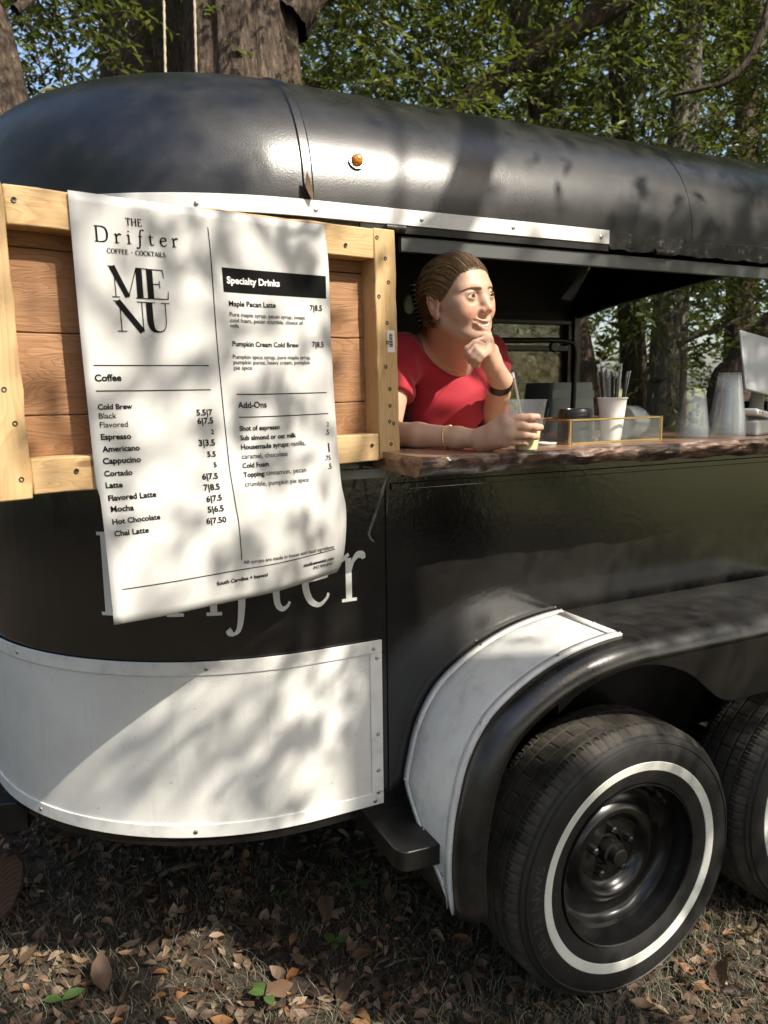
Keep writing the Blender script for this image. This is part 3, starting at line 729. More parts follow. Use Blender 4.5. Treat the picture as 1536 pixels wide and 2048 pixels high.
# ------------------------------------------------------------------ hand-drawn serif letters (strokes of changing width)
def ribbon(pts):
    """pts: list of (x, y, width); returns verts, faces of a flat ribbon"""
    P = [np.array(p[:2], float) for p in pts]; W = [p[2] for p in pts]; V = []; n = len(P)
    for i in range(n):
        t = P[min(i+1, n-1)]-P[max(i-1, 0)]; t /= np.linalg.norm(t)+1e-12; nn = np.array((-t[1], t[0]))
        V += [P[i]+nn*W[i]/2, P[i]-nn*W[i]/2]
    return V, [(2*i, 2*i+1, 2*i+3, 2*i+2) for i in range(n-1)]
def curve(pts, n=7):
    return [tuple(p) for p in smoothpath(pts, n)]
def hbar(x0, x1, y, w): return [(x0, y, w), ((x0+x1)/2, y, w), (x1, y, w)]
def vbar(x, y0, y1, w): return [(x, y0, w), (x, (y0+y1)/2, w), (x, y1, w)]
def glyph(ch, T=.10, t=.035):
    """unit cap height 1, x height .56; returns (strokes, advance)"""
    if ch == 'D':
        return [vbar(.12, 0, 1, T), hbar(0, .3, .985, t), hbar(0, .3, .015, t),
                curve([(.28, .985, t), (.5, .965, t*1.5), (.68, .82, T*.9), (.74, .5, T*1.1), (.68, .18, T*.9), (.5, .035, t*1.5), (.28, .015, t)])], .86
    if ch == 'r':
        return [vbar(.12, 0, .55, T*.9), hbar(0, .26, .012, t), [(.0, .52, t), (.06, .555, t*1.4), (.13, .60, t)],
                curve([(.16, .40, t), (.20, .50, t*1.3), (.28, .575, t*2.), (.37, .57, T*.8), (.385, .52, t*1.5)])], .46
    if ch == 'i':
        return [vbar(.11, 0, .56, T*.9), hbar(.0, .23, .012, t), [(.0, .52, t), (.05, .555, t*1.4), (.12, .61, t)],
                [(.055, .80, .01), (.08, .80, .085), (.11, .80, .10), (.14, .80, .085), (.165, .80, .01)]], .30
    if ch == 'f':
        return [curve([(.46, .90, T*.75), (.42, .955, t*2.), (.34, .97, t), (.26, .90, t*1.6), (.225, .70, T*.8), (.205, .40, T*.95), (.185, .05, T*.9), (.14, -.18, t*1.8), (.06, -.25, t), (.0, -.23, t*2.2), (-.03, -.19, T*.7)]),
                hbar(.10, .36, .545, t)], .42
    if ch == 't':
        return [curve([(.14, .74, .01), (.135, .62, T*.7), (.13, .45, T*.9), (.13, .2, T*.9), (.15, .07, T*.8), (.22, .01, t*1.5), (.30, .04, t), (.34, .09, t)]), hbar(.0, .31, .545, t)], .38
    if ch == 'e':
        return [curve([(.07, .32, t), (.26, .335, t), (.455, .36, t)], 4),
                curve([(.45, .37, t*1.6), (.42, .50, t*2.), (.30, .565, t*1.2), (.16, .51, T*.7), (.075, .30, T*.95), (.14, .09, T*.85), (.29, .005, t*1.4), (.42, .07, t), (.46, .14, t)])], .52
    if ch == 'T': return [vbar(.3, 0, 1, T), hbar(.0, .6, .98, t), vbar(.015, .8, .98, t), vbar(.585, .8, .98, t), hbar(.2, .4, .015, t)], .68
    if ch == 'H': return [vbar(.12, 0, 1, T), vbar(.62, 0, 1, T), hbar(.12, .62, .52, t), hbar(.02, .22, .985, t), hbar(.02, .22, .015, t), hbar(.52, .72, .985, t), hbar(.52, .72, .015, t)], .82
    if ch == 'E': return [vbar(.12, 0, 1, T), hbar(.02, .52, .98, t), hbar(.12, .42, .52, t), hbar(.02, .56, .02, t), vbar(.51, .82, .98, t), vbar(.55, .02, .2, t), vbar(.42, .44, .6, t)], .66
    if ch == 'F': return [vbar(.12, 0, 1, T), hbar(.02, .52, .98, t), hbar(.12, .42, .52, t), hbar(.02, .24, .015, t), vbar(.51, .82, .98, t), vbar(.42, .44, .6, t)], .60
    if ch == 'C': return [curve([(.66, .80, t), (.58, .93, t*1.3), (.40, 1.0, t), (.18, .86, T*.7), (.07, .5, T*1.1), (.18, .14, T*.7), (.40, 0, t), (.58, .06, t*1.3), (.67, .2, t)]), vbar(.66, .74, .98, t)], .76
    if ch == 'O': return [curve([(.40, 1.0, t), (.17, .86, T*.8), (.07, .5, T*1.1), (.17, .14, T*.8), (.40, 0, t), (.63, .14, T*.8), (.73, .5, T*1.1), (.63, .86, T*.8), (.40, 1.0, t)])], .84
    if ch == 'K': return [vbar(.12, 0, 1, T), hbar(.02, .22, .985, t), hbar(.02, .22, .015, t), [(.14, .4, t), (.6, .97, t)], [(.3, .58, T), (.66, .02, T)], hbar(.5, .68, .985, t), hbar(.56, .74, .015, t)], .76
    if ch == 'A': return [[(.03, .0, t), (.33, 1.0, t)], [(.33, 1.0, T), (.63, 0, T)], hbar(.14, .5, .34, t), hbar(-.03, .13, .015, t), hbar(.53, .73, .015, t)], .74
    if ch == 'I': return [vbar(.14, 0, 1, T), hbar(.03, .25, .985, t), hbar(.03, .25, .015, t)], .32
    if ch == 'L': return [vbar(.12, 0, 1, T), hbar(.02, .24, .985, t), hbar(.02, .54, .02, t), vbar(.53, .02, .22, t)], .60
    if ch == 'S': return [curve([(.44, .82, t), (.38, .95, t*1.3), (.25, 1.0, t), (.10, .90, T*.7), (.09, .70, T), (.28, .52, T*1.1), (.45, .34, T), (.44, .12, T*.7), (.27, 0, t), (.12, .06, t*1.3), (.05, .2, t)])], .56
    if ch == '+': return [hbar(.05, .45, .45, .07), vbar(.25, .25, .65, .07)], .52
    return [], .36
def word(txt, gap=.0, T=.10, t=.035):
    """list of (V2, F) plus total width"""
    x = 0; out = []
    for ch in txt:
        st, adv = glyph(ch, T, t)
        for s_ in st:
            V, F = ribbon(s_); out.append(([(p[0]+x, p[1]) for p in V], F))
        x += adv+gap
    return out, x-gap
def menu_word():
    """MENU in two stacked pairs of high-contrast capitals; unit cap height"""
    h = .026; out = []
    def add(pts, dx, dy):
        V, F = ribbon(pts); out.append(([(p[0]+dx, p[1]+dy) for p in V], F))
    # M
    dx, dy = 0, 1.12
    add(vbar(.17, 0, .99, .030), dx, dy); add([(.10, 1.0, .20), (.56, .02, .17)], dx, dy); add([(.585, .02, .032), (.90, 1.0, .032)], dx, dy)
    add(vbar(.98, 0, 1.0, .21), dx, dy); add(hbar(-.03, .18, .994, h), dx, dy); add(hbar(.05, .30, .006, h), dx, dy); add(hbar(.82, 1.3, .006, h), dx, dy); add(hbar(.88, 1.3, .994, h), dx, dy)
    # E
    add(vbar(1.34, 0, 1.0, .21), dx, dy); add(hbar(1.22, 1.78, .985, .03), dx, dy); add(hbar(1.22, 1.90, .015, .03), dx, dy)
    add([(1.79, 1.0, .034), (1.82, .72, .024)], dx, dy); add([(1.92, .0, .05), (1.95, .28, .022)], dx, dy); add(hbar(1.42, 1.66, .50, .028), dx, dy); add(vbar(1.66, .38, .62, .028), dx, dy)
    # N
    dx, dy = .10, 0
    add(vbar(.17, 0, .99, .030), dx, dy); add([(.10, 1.0, .20), (.86, .0, .20)], dx, dy); add(vbar(.90, .0, 1.0, .030), dx, dy); add(hbar(-.03, .18, .994, h), dx, dy); add(hbar(.03, .34, .006, h), dx, dy); add(hbar(.74, 1.36, .994, h), dx, dy)
    # U
    add(curve([(1.15, 1.0, .22), (1.15, .6, .22), (1.16, .3, .21), (1.24, .08, .14), (1.42, .015, .045), (1.60, .08, .034), (1.69, .3, .03), (1.70, .7, .03), (1.70, 1.0, .03)]), dx, dy)
    add(hbar(1.55, 1.86, .994, h), dx, dy)
    return out

# ------------------------------------------------------------------ wooden shutter panel
BD = np.array([.981, .194, 0]); BD /= np.linalg.norm(BD); BN = np.array([BD[1], -BD[0], 0])   # along, towards the viewer
BP = np.array([.764, 1.49, 1.581])
brd = thing('wooden_shutter', 'pale pine framed shutter with red-brown plank infill standing off the trailer nose', 'shutter')
brd.location = BP; brd.rotation_euler = (Matrix(((BD[0], -BN[0], 0), (BD[1], -BN[1], 0), (0, 0, 1))).to_4x4() @ Matrix.Rotation(R_(-1.0), 4, 'Y')).to_euler()
bpy.context.view_layer.update()
BRM = brd.matrix_world.copy(); BRI = np.array(BRM.inverted())
def to_board(x, y, off=0.0):
    """pixel -> local point of the shutter on the plane off metres in front of its face"""
    r = px_ray(x, y); o = BRI@np.append(CPOS, 1); d = BRI[:3, :3]@r
    t = (-off-o[1])/d[1]; return o[:3]+d*t
def plank(name, x0, x1, z0, z1, y0, y1, mat, vertical=False, bev=.0025, parent=brd):
    L, H, D = x1-x0, z1-z0, y1-y0
    a, b = (H, L) if vertical else (L, H)
    nseg = 14; mb = MB(); P = []
    for i in range(nseg+1):
        xx = -a/2+a*i/nseg; e = .0009*math.sin(i*1.7+x0*40)+.0006*math.sin(i*3.1+z0*30)
        P.append([(xx, -D/2, -b/2+e), (xx, D/2, -b/2+e), (xx, D/2, b/2+e), (xx, -D/2, b/2+e)])
    mb.grid(P, closev=True); mb.f.append((0, 1, 2, 3)); k = nseg*4; mb.f.append((k+3, k+2, k+1, k))
    o = mb.build(name, mat, parent, 25, bev)
    o.location = ((x0+x1)/2, (y0+y1)/2, (z0+z1)/2)
    if vertical: o.rotation_euler = (0, R_(90), 0)
    return o
plank('stile', -.0545, 0, -.236, .237, 0, .062, M['pine'], True)
plank('stile', -.810, -.7505, -.243, .238, -.003, .062, M['pine'], True)
plank('rail', -.7495, -.0555, .1765, .2355, .001, .045, M['pine'])
plank('rail', -.7495, -.0555, -.238, -.1805, .001, .045, M['pine'])
for z0, z1 in ((.153, .235), (.0205, .1515), (-.113, .019), (-.232, -.1145)):
    plank('plank', -.752, -.053, z0, z1, .0465, .0605, M['cedar'], False, .002)
scr_dark = MB().lathe([(0, -.0009), (.0018, -.0008), (.0022, .0006), (.0040, .0009), (.0043, .0001)], 10).mesh('screw'); scr_dark.materials.append(M['dark_metal'])
for x, y in ((753.6, 475), (770.5, 517), (776.5, 564.6), (757.7, 592.8), (773.8, 646), (774.6, 685), (771, 733.6), (779.5, 778), (779.5, 811.5), (787, 847), (778.7, 843), (782, 888), (691.2, 490.2), (744, 890.8), (27.5, 399), (153, 942), (8, 779), (30, 847), (43, 959)):
    p = to_board(x, y, 0.0 if x > 60 or x == 27.5 else .003)
    o = bpy.data.objects.new('screw', scr_dark); COL.objects.link(o); o.parent = brd; o.location = (p[0], p[1]-.0004, p[2]); o.rotation_euler = (R_(90), 0, 0)
# barcode sticker on the right stile
stk = MB().box((-.0275, -.0007, -.012), (-.0085, -.0001, .0335)).build('sticker', M['paper'], brd, 0)
sb = MB(); z = -.001
for k in range(13):
    w_ = .0007+.0011*((k*7) % 3)/2; sb.box((-.0235, -.0011, z), (-.014, -.0009, z+w_)); z += w_+.0008+.0004*((k*5) % 2)
sb.build('barcode', M['ink'], stk, 0)

# ------------------------------------------------------------------ menu banner
def on_board(x, y, off):
    p = to_board(x, y, off); return np.array(BRM@Vector(p))
def edge(pts):
    P = [on_board(x, y, o) for x, y, o in pts]; P = np.array(smoothpath(P, 10))
    L = np.concatenate([[0], np.cumsum(np.linalg.norm(np.diff(P, axis=0), axis=1))]); L /= L[-1]
    return lambda t: np.array([np.interp(t, L, P[:, k]) for k in range(3)])
eT = edge([(135, 380, .004), (300, 403, .005), (480, 428, .005), (648, 450, .004)])
eB = edge([(228, 1250, .030), (342, 1229, .040), (467, 1202, .044), (560, 1181, .030), (674, 1144, -.012)])
eL = edge([(135, 380, .004), (159, 652, .005), (175, 809, .005), (192, 965, .008), (201, 1000, .010), (215, 1120, .02), (228, 1250, .030)])
eR = edge([(648, 450, .004), (657, 531, .006), (661.7, 673, .008), (669.3, 810, .008), (681.6, 960, .014), (691, 1008, .018), (692, 1062, .014), (686, 1117, .0), (674, 1144, -.012)])
c00, c10, c01, c11 = eT(0), eT(1), eB(0), eB(1)
def ban(u, v, off=0.0):
    """u 0..1 left to right, v 0..1 top to bottom"""
    p = (1-v)*eT(u)+v*eB(u)+(1-u)*eL(v)+u*eR(v)-((1-u)*(1-v)*c00+u*(1-v)*c10+(1-u)*v*c01+u*v*c11)
    if off:
        e = 1e-3; a = ban(min(u+e, 1), v)-ban(max(u-e, 0), v); b = ban(u, min(v+e, 1))-ban(u, max(v-e, 0))
        n = np.cross(b, a); n /= np.linalg.norm(n); 
        if n@BN < 0: n = -n
        p = p+n*off
    return p
_gu = [(u, v) for u in np.linspace(.02, .98, 15) for v in np.linspace(.02, .98, 21)]
_gp = np.array([project(ban(u, v))[:2] for u, v in _gu])
def ban_uv(x, y):
    u, v = _gu[int(np.argmin(((_gp-np.array((x, y)))**2).sum(1)))]
    for _ in range(10):
        f = np.array(project(ban(u, v))[:2]); e = 1e-3
        J = np.array([(np.array(project(ban(u+e, v))[:2])-np.array(project(ban(u-e, v))[:2]))/(2*e), (np.array(project(ban(u, v+e))[:2])-np.array(project(ban(u, v-e))[:2]))/(2*e)]).T
        d = np.linalg.solve(J, np.array([x, y])-f); d = np.clip(d, -.05, .05)
        u = min(max(u+d[0], .002), .998); v = min(max(v+d[1], .002), .998)
    return u, v
BW = np.linalg.norm(c10-c00); BH = .705
banner = thing('menu_banner', 'white vinyl coffee menu banner hanging down over the wooden shutter', 'banner', tuple(c00))
def bpart(mb, name, mat, smooth=0):
    o = mb.build(name, mat, None, smooth, fix=False); o.parent = banner; o.matrix_parent_inverse = Matrix.Translation(-Vector(c00)); return o
sheet = bpart(MB().grid([[ban(u, v) for v in np.linspace(0, 1, 46)] for u in np.linspace(0, 1, 32)]), 'sheet', M['vinyl'], 60)
md = sheet.modifiers.new('thick', 'SOLIDIFY'); md.thickness = .0006; md.offset = 0
def text_mesh(txt, offset=0.0, shear=0.0):
    cu = bpy.data.curves.new('t', 'FONT'); cu.body = txt; cu.size = 1.0; cu.offset = offset; cu.shear = shear; cu.resolution_u = 3
    ob = bpy.data.objects.new('t', cu); COL.objects.link(ob)
    dg = bpy.context.evaluated_depsgraph_get(); me = bpy.data.meshes.new_from_object(ob.evaluated_get(dg))
    V = np.array([v.co[:2] for v in me.vertices]) if len(me.vertices) else np.zeros((0, 2)); F = [tuple(p.vertices) for p in me.polygons]
    bpy.data.objects.remove(ob); bpy.data.curves.remove(cu); bpy.data.meshes.remove(me); return V, F
print_mb = {'ink': MB(), 'ink_grey': MB(), 'white_ink': MB()}
lay = [0]
def put(V, F, key, x0, x1, W, base=.0012, aspect=1.0):
    """lay 2D glyph outlines (total width W) along the baseline between two pixels' banner points"""
    (ua, va), (ub, vb) = ban_uv(*x0), ban_uv(*x1)
    L = math.hypot((ub-ua)*BW, (vb-va)*BH); sc = L/W
    vm = (va+vb)/2
    out = []
    lay[0] += 1; off = base+.00003*(lay[0] % 12)
    for x, y in V: out.append(ban(ua+x*sc/BW, va+(vb-va)*(x/W)-y*sc*aspect/BH, off))
    print_mb[key].add(out, F)
def put_text(txt, x0, x1, key='ink', weight=.0, shear=0.0, aspect=1.0):
    V, F = text_mesh(txt, weight, shear)
    V[:, 0] -= V[:, 0].min(); put(V, F, key, x0, x1, V[:, 0].max(), aspect=aspect)
BO, RG, LT = .028, .004, -.004
T_ = [('Coffee', (189.7, 762.5), (243, 761.5), BO), ('Cold Brew', (195.6, 819), (265, 817.5), BO), ('Black', (198, 837.5), (233, 836), RG), ('Flavored', (200, 855), (256, 853.5), RG),
 ('Espresso', (202, 879.4), (262.5, 877.5), BO), ('Americano', (204.7, 904), (279.7, 900.3), BO), ('Cappucino', (206, 928), (282, 923.7), BO), ('Cortado', (208.7, 952.5), (265, 949.4), BO),
 ('Latte', (212, 976), (246, 974), BO), ('Flavored Latte', (217, 1002), (313, 993), BO), ('Mocha', (222, 1024), (268, 1020), BO), ('Hot Chocolate', (225, 1049), (321, 1038), BO), ('Chai Latte', (229, 1073), (298, 1064.5), BO),
 ('5.5|7', (393, 831), (425, 830), BO), ('6|7.5', (394.7, 848), (426.6, 846.5), BO), ('2', (422, 868), (428, 868), BO), ('3|3.5', (397.5, 892), (430, 890.6), BO), ('5.5', (414.7, 913.4), (431.6, 912.8), BO), ('5', (427.5, 934.4), (433.4, 934), BO),
 ('6|7.5', (404.7, 958.7), (436, 956.9), BO), ('7|8.5', (408, 981), (440, 978.5), BO), ('6|7.5', (413, 1004), (444, 1000), BO), ('5|6.5', (416, 1025), (448, 1021.5), BO), ('6|7.50', (413, 1048), (453, 1044), BO),
 ('Maple Pecan Latte', (457.4, 612), (551.2, 615.5), BO*.8), ('7|8.5', (619.3, 621), (643.4, 622), BO*.7), ('Pumpkin Cream Cold Brew', (464.5, 692), (597, 694.8), BO*.8), ('7|8.5', (623.7, 694), (647, 694.5), BO*.7),
 ('Add-Ons', (475.7, 816.2), (533, 814.8), BO*.6), ('Shot of espresso', (478.8, 861.6), (558.9, 858), BO*.8), ('Sub almond or oat milk', (480.4, 880.5), (592, 874.4), BO*.8), ('Housemade syrups:', (482, 899), (578.3, 892.2), BO*.8),
 ('Cold Foam', (484.8, 936), (537.3, 931.9), BO*.8), ('Topping:', (487, 954.3), (530, 951), BO*.8),
 ('2', (653, 852.5), (657.3, 852.3), 0), ('.5', (650.8, 869.2), (658, 868.8), BO*.5), ('1', (656.5, 903.7), (659, 903.5), BO*.5), ('.75', (649.4, 920.4), (661, 919.6), BO*.5), ('.5', (655.7, 937.6), (663, 937), BO*.5),
 ('South Carolina + beyond', (433.3, 1170.8), (534.6, 1152), BO)]
for t_, a, b, w in T_: put_text(t_, a, b, 'ink', w)
for t_, a, b in (('Pure maple syrup, pecan syrup, sweet', (459, 632.4), (609.5, 639.3)), ('cold foam, pecan crumble, choice of', (460, 644.2), (605.6, 649.7)), ('milk', (460.7, 654.9), (478, 655.7)),
 ('Pumpkin spice syrup, pure maple syrup,', (465.6, 717.2), (621, 718.6)), ('pumpkin puree, heavy cream, pumpkin', (466.7, 728), (618.8, 728.4)), ('pie spice', (467.5, 739.3), (504.2, 739.3)),
 ('vanilla,', (580.5, 892.2), (610.5, 890)), ('caramel, chocolate', (483.4, 917.6), (575, 911.4)), ('cinnamon, pecan', (532.6, 950.5), (612, 943.6)), ('crumble, pumpkin pie spice', (490, 973), (617, 963)),
 ('All syrups are made in house with local ingredients', (486.7, 1128.3), (667.5, 1095.8))): put_text(t_, a, b, 'ink_grey', .006)
put_text('studioeevents.com', (605.8, 1134), (666, 1119), 'ink', BO, .25); put_text('843.909.8541', (625, 1138.5), (664, 1129), 'ink', .008, .25)
put_text('Specialty Drinks', (453.3, 566.4), (559, 573.4), 'white_ink', BO*1.2)
def rule(a, b, w=.0017, n=24):
    (ua, va), (ub, vb) = ban_uv(*a), ban_uv(*b); d = np.array(((ub-ua)*BW, (vb-va)*BH)); d /= np.linalg.norm(d); nn = np.array((-d[1], d[0]))*w/2
    P = []
    for k in range(n+1):
        u = ua+(ub-ua)*k/n; v = va+(vb-va)*k/n
        P.append([ban(u+nn[0]/BW, v+nn[1]/BH, .001), ban(u-nn[0]/BW, v-nn[1]/BH, .001)])
    print_mb['ink'].grid(P)
for a, b in (((187, 730.6), (417, 731.2)), ((192, 782), (421, 779.5)), ((415, 455), (483, 1120)), ((244, 1179), (669, 1098)), ((473, 788.6), (653, 785)), ((477, 834.5), (656, 827))): rule(a, b)
q = [ban_uv(*p) for p in ((443, 534.5), (651, 552.3), (652, 597.4), (447, 583.8))]
P = []
for s_ in np.linspace(0, 1, 12):
    row = []
    for t_ in np.linspace(0, 1, 5):
        u = (1-t_)*((1-s_)*q[0][0]+s_*q[1][0])+t_*((1-s_)*q[3][0]+s_*q[2][0]); v = (1-t_)*((1-s_)*q[0][1]+s_*q[1][1])+t_*((1-s_)*q[3][1]+s_*q[2][1]); row.append(ban(u, v, .0009))
    P.append(row)
bpart(MB().grid(P), 'heading_block', M['ink'])
def put_word(parts, W, key, a, b, aspect=1.0):
    for V, F in parts: put(V, F, key, a, b, W, aspect=aspect)
w_, W = word('THE', .04, .17, .085); put_word(w_, W, 'ink', (251.5, 450.5), (284.4, 453.5), .95)
w_, W = word('Drifter', .30, .115, .055); put_word(w_, W, 'ink', (189.7, 482.5), (358, 495.5), .92)
w_, W = word('COFFEE + COCKTAILS', .05, .19, .10); put_word(w_, W, 'ink', (213.7, 506), (331, 515), .95)
w_ = menu_word()
put_word(w_, 1.95, 'ink', (227.5, 662), (343, 665.5), 1.0)
bpart(print_mb['ink'], 'lettering', M['ink']); bpart(print_mb['ink_grey'], 'fine_lettering', M['ink_grey'])['kind'] = 'stuff'; bpart(print_mb['white_ink'], 'heading_lettering', M['white_ink'])

# ------------------------------------------------------------------ painted name on the trailer wall
nm = MB(); k = 0
def put_wall(ch, s0, z0, h, sx=1.0):
    global k
    st, adv = glyph(ch, .115, .042)
    for s_ in st:
        V, F = ribbon(s_); k += 1
        nm.add([wall_pt(s0+p[0]*h*sx, z0+p[1]*h, .0008+.00005*(k % 20)) for p in V], F)
hN = .178
for ch, s0 in (('D', .118), ('r', .262), ('i', .345), ('f', .392), ('t', .474), ('e', .546), ('r', .642)): put_wall(ch, s0, 1.026, hN, .78)
tpart(nm, 'painted_lettering', M['white_ink'], 0, fix=False)
# dry twig dangling from the shutter's lower corner
tw = [at_y(x, y, Y) for x, y, Y in ((781, 905, 1.512), (776, 940, 1.468), (767, 975, 1.462), (755, 1015, 1.456), (743, 1050, 1.45), (737, 1068, 1.446))]
twig = thing('dry_twig', 'thin dry twig dangling below the corner of the shutter', 'twig', tuple(tw[0]))
def wpart(mb, name, mat, root, smooth=35, bevel=0, fix=True):
    o = mb.build(name, mat, None, smooth, bevel, fix=fix); o.parent = root
    o.matrix_parent_inverse = Matrix.Translation(-Vector(root.location)); return o
wpart(MB().tube(smoothpath(tw, 4), [.0028+.0012*math.sin(i*1.9)**2-.00004*i for i in range(21)], 7), 'stem', M['bark_grey'], twig)
e = tw[-1]
wpart(MB().tube([e, e+np.array((.004, 0, -.010)), e+np.array((.012, 0, -.018))], [.0025, .0022, .0014], 6), 'fork', M['bark_grey'], twig)
wpart(MB().tube([tw[1], tw[1]+np.array((.004, .01, -.05)), tw[1]+np.array((.005, .02, -.10))], [.002, .002, .001], 6), 'side_shoot', M['bark_grey'], twig)

# raised lettering on the tyre wall
def arc_text(txt, mid_deg, r, h, parent, weight=.0, spread=1.0):
    V, F = text_mesh(txt, weight); sc = h/.72; w = V[:, 0].max()*sc*spread; th0 = R_(mid_deg)+w/2/r; out = []
    for x, y in V:
        th_ = th0-x*sc*spread/r; rr = r+y*sc; yy = float(np.interp(rr, [.262, .285, .305, .316], [-.003, -.0045, -.002, .003]))-.0009
        out.append((rr*math.cos(th_), yy, rr*math.sin(th_)))
    mb = MB(); mb.add(out, F); return mb.build('raised_lettering', M['sidewall_text'], parent, 0, fix=False)
M['sidewall_text'] = simple('raised_rubber', (.045, .043, .04), .5)
arc_text('IRONMAN', 72, .291, .012, tyre1, .02); arc_text('RB-12 NWS', 186, .276, .022, tyre1, .02, 1.5); 
# ------------------------------------------------------------------ counter slab with a live edge
CZ, CT, CYF = 1.360, .038, 1.298            # top height, thickness, nominal front
def vnoise(x, seed=0):
    """smooth 1D value noise"""
    i = math.floor(x); f = x-i; f = f*f*(3-2*f)
    h = lambda n: (math.sin(n*127.1+seed*311.7)*43758.5453) % 1.0
    return (h(i)*(1-f)+h(i+1)*f)*2-1
P = []; xs = np.linspace(.722, 2.54, 260)
for x in xs:
    row = []
    base = .010*vnoise(x*3.1, 1)+.005*vnoise(x*11, 2)
    rough = .6+.4*vnoise(x*2.3, 9)
    for j, (t, ins) in enumerate(((0, .012), (.06, .004), (.2, .0), (.38, .002), (.55, .006), (.72, .013), (.88, .02), (1.0, .028))):
        d = base+.006*rough*vnoise(x*34+j*.9, 3+j)+.0035*rough*vnoise(x*85+j*1.3, 13+j)
        if j == 0: d = base+.002*vnoise(x*60, 5)
        e = 0.0
        if j: e = .003*vnoise(x*22+3*j, 31)
        row.append((x, CYF+ins+d, CZ-.0005-CT*t+e-(.004*vnoise(x*4, 77) if j == 7 else 0)))
    row.append((x, WY-.002, CZ-CT)); P.append(row)
slab = tpart(MB().grid(P), 'counter_edge', M['bark_edge'], 50)
tp = [[(r[0][0], r[0][1]+.0003, CZ-.0005), (r[0][0], 1.62, CZ), (r[0][0], 1.86, CZ)] for r in P]
tp = [[(r[0][0], r[0][1], CZ-.0005), (r[0][0], r[0][1]+.006, CZ), (r[0][0], 1.86, CZ), (r[0][0], 1.86, CZ-CT)] for r in P]
tpart(MB().grid(tp), 'counter_top', M['slab'], 50)
endf = MB(); r0 = P[0]
endf.add([p for p in r0]+[(xs[0], 1.86, CZ-CT), (xs[0], 1.86, CZ), (xs[0], r0[0][1]+.006, CZ)], [tuple(range(len(r0)+3))]); tpart(endf, 'counter_end', M['slab'], 0)

# ------------------------------------------------------------------ things on the counter
def on_counter(x, y): return at_z(x, y, CZ)
def cup_prof(rb, rt, h, lip=.0022, wall=.0008):
    return [(0, .002), (rb*.8, .002), (rb*.9, 0), (rb, .0), (rb+(rt-rb)*.15, h*.15), (rb+(rt-rb)*.5, h*.5), (rt, h-.002), (rt+lip, h-.002), (rt+lip*1.2, h), (rt+lip*.4, h+.001), (rt-wall, h-.001), (rb+(rt-rb)*.5-wall, h*.5), (rb-wall, .003), (0, .003)]
def px_w(p, px):   # metres spanned by px pixels at point p
    return px/CAM_F*project(p)[2]
# drink held by the person
cp = on_counter(1063, 903); cp = cp+np.array((.006, .026, 0)); CUP = cp
cup = thing('plastic_cup', 'clear plastic cup of pale yellow drink with straw under the hand', 'cup', tuple(cp))
CUP_RB, CUP_RT, CUP_H = .0245, .0405, .106
MB().lathe(cup_prof(CUP_RB, CUP_RT, CUP_H), 48).build('cup_body', M['clearcup'], cup, 50)
lq = .050
MB().lathe([(0, .0035), (CUP_RB-.002, .0035), (CUP_RB+(CUP_RT-CUP_RB)*lq/CUP_H-.0018, lq), (0, lq)], 40).build('drink', M['drink'], cup, 40)
ib = MB()
ib.build  # keep simple: two floating ice cubes
for k, (x, y, z, a) in enumerate(((.008, -.006, .040, .4), (-.010, .006, .043, 1.1))):
    c = MB().box((-.010, -.010, -.009), (.010, .010, .009)).build('ice_cube', M['glass'], cup, 40, .003); c.location = (x, y, z); c.rotation_euler = (a, .3, a)
rv = RGT
MB().tube([np.array((.006, .0, .012)), np.array((-.008, .012, .085)), np.array((-.020, .02, .152))], .0030, 10).build('straw', M['chrome'], cup, 40)

def on_ct(name, label, cat, x, y, dy=0.0, rot=(0, 0, 0), group=None):
    p = on_counter(x, y)
    return thing(name, label, cat, (p[0], p[1]+dy, CZ), rot, group), p
# flat white coaster by the cup
r_, p = on_ct('coaster', 'flat white saucer lying right behind the drink', 'saucer', 1093, 890)
MB().lathe([(0, .004), (.02, .004), (.022, .005), (.023, .006), (.0235, .0045), (.020, .0), (0, 0)], 28).build('dish', M['whiteplastic'], r_, 40)
# brass-edged glass box
A = on_counter(1139, 890); B = on_counter(1321, 879)
bx_d = (B-A); LB = np.linalg.norm(bx_d); ang = math.atan2(bx_d[1], bx_d[0])
gb = thing('glass_tray', 'brass-edged open glass box holding lids straws and cup', 'box', tuple(A), (0, 0, ang))
HB, DB = px_w(A, 47), .115
ed = .0022
bars = [((0, 0, 0), (LB, 0, 0)), ((0, DB, 0), (LB, DB, 0)), ((0, 0, 0), (0, DB, 0)), ((LB, 0, 0), (LB, DB, 0)), ((0, 0, HB), (LB, 0, HB)), ((0, DB, HB), (LB, DB, HB)), ((0, 0, HB), (0, DB, HB)), ((LB, 0, HB), (LB, DB, HB)),
        ((0, 0, 0), (0, 0, HB)), ((LB, 0, 0), (LB, 0, HB)), ((0, DB, 0), (0, DB, HB)), ((LB, DB, 0), (LB, DB, HB))]
for k, (a, b) in enumerate(bars):
    a, b = np.array(a, float), np.array(b, float); w_ = ed*(1.0 if k < 8 else 1.15)
    lo = np.minimum(a, b)-w_+np.array((0, 0, ed)); hi = np.maximum(a, b)+w_+np.array((0, 0, ed))
    if k < 8:  # horizontals butt between the posts
        ax = int(np.argmax(np.abs(b-a))); lo[ax] += 2.3*ed+w_; hi[ax] -= 2.3*ed+w_
    MB().box(lo, hi).build('brass_edge', M['brass'], gb, 0, .0005)
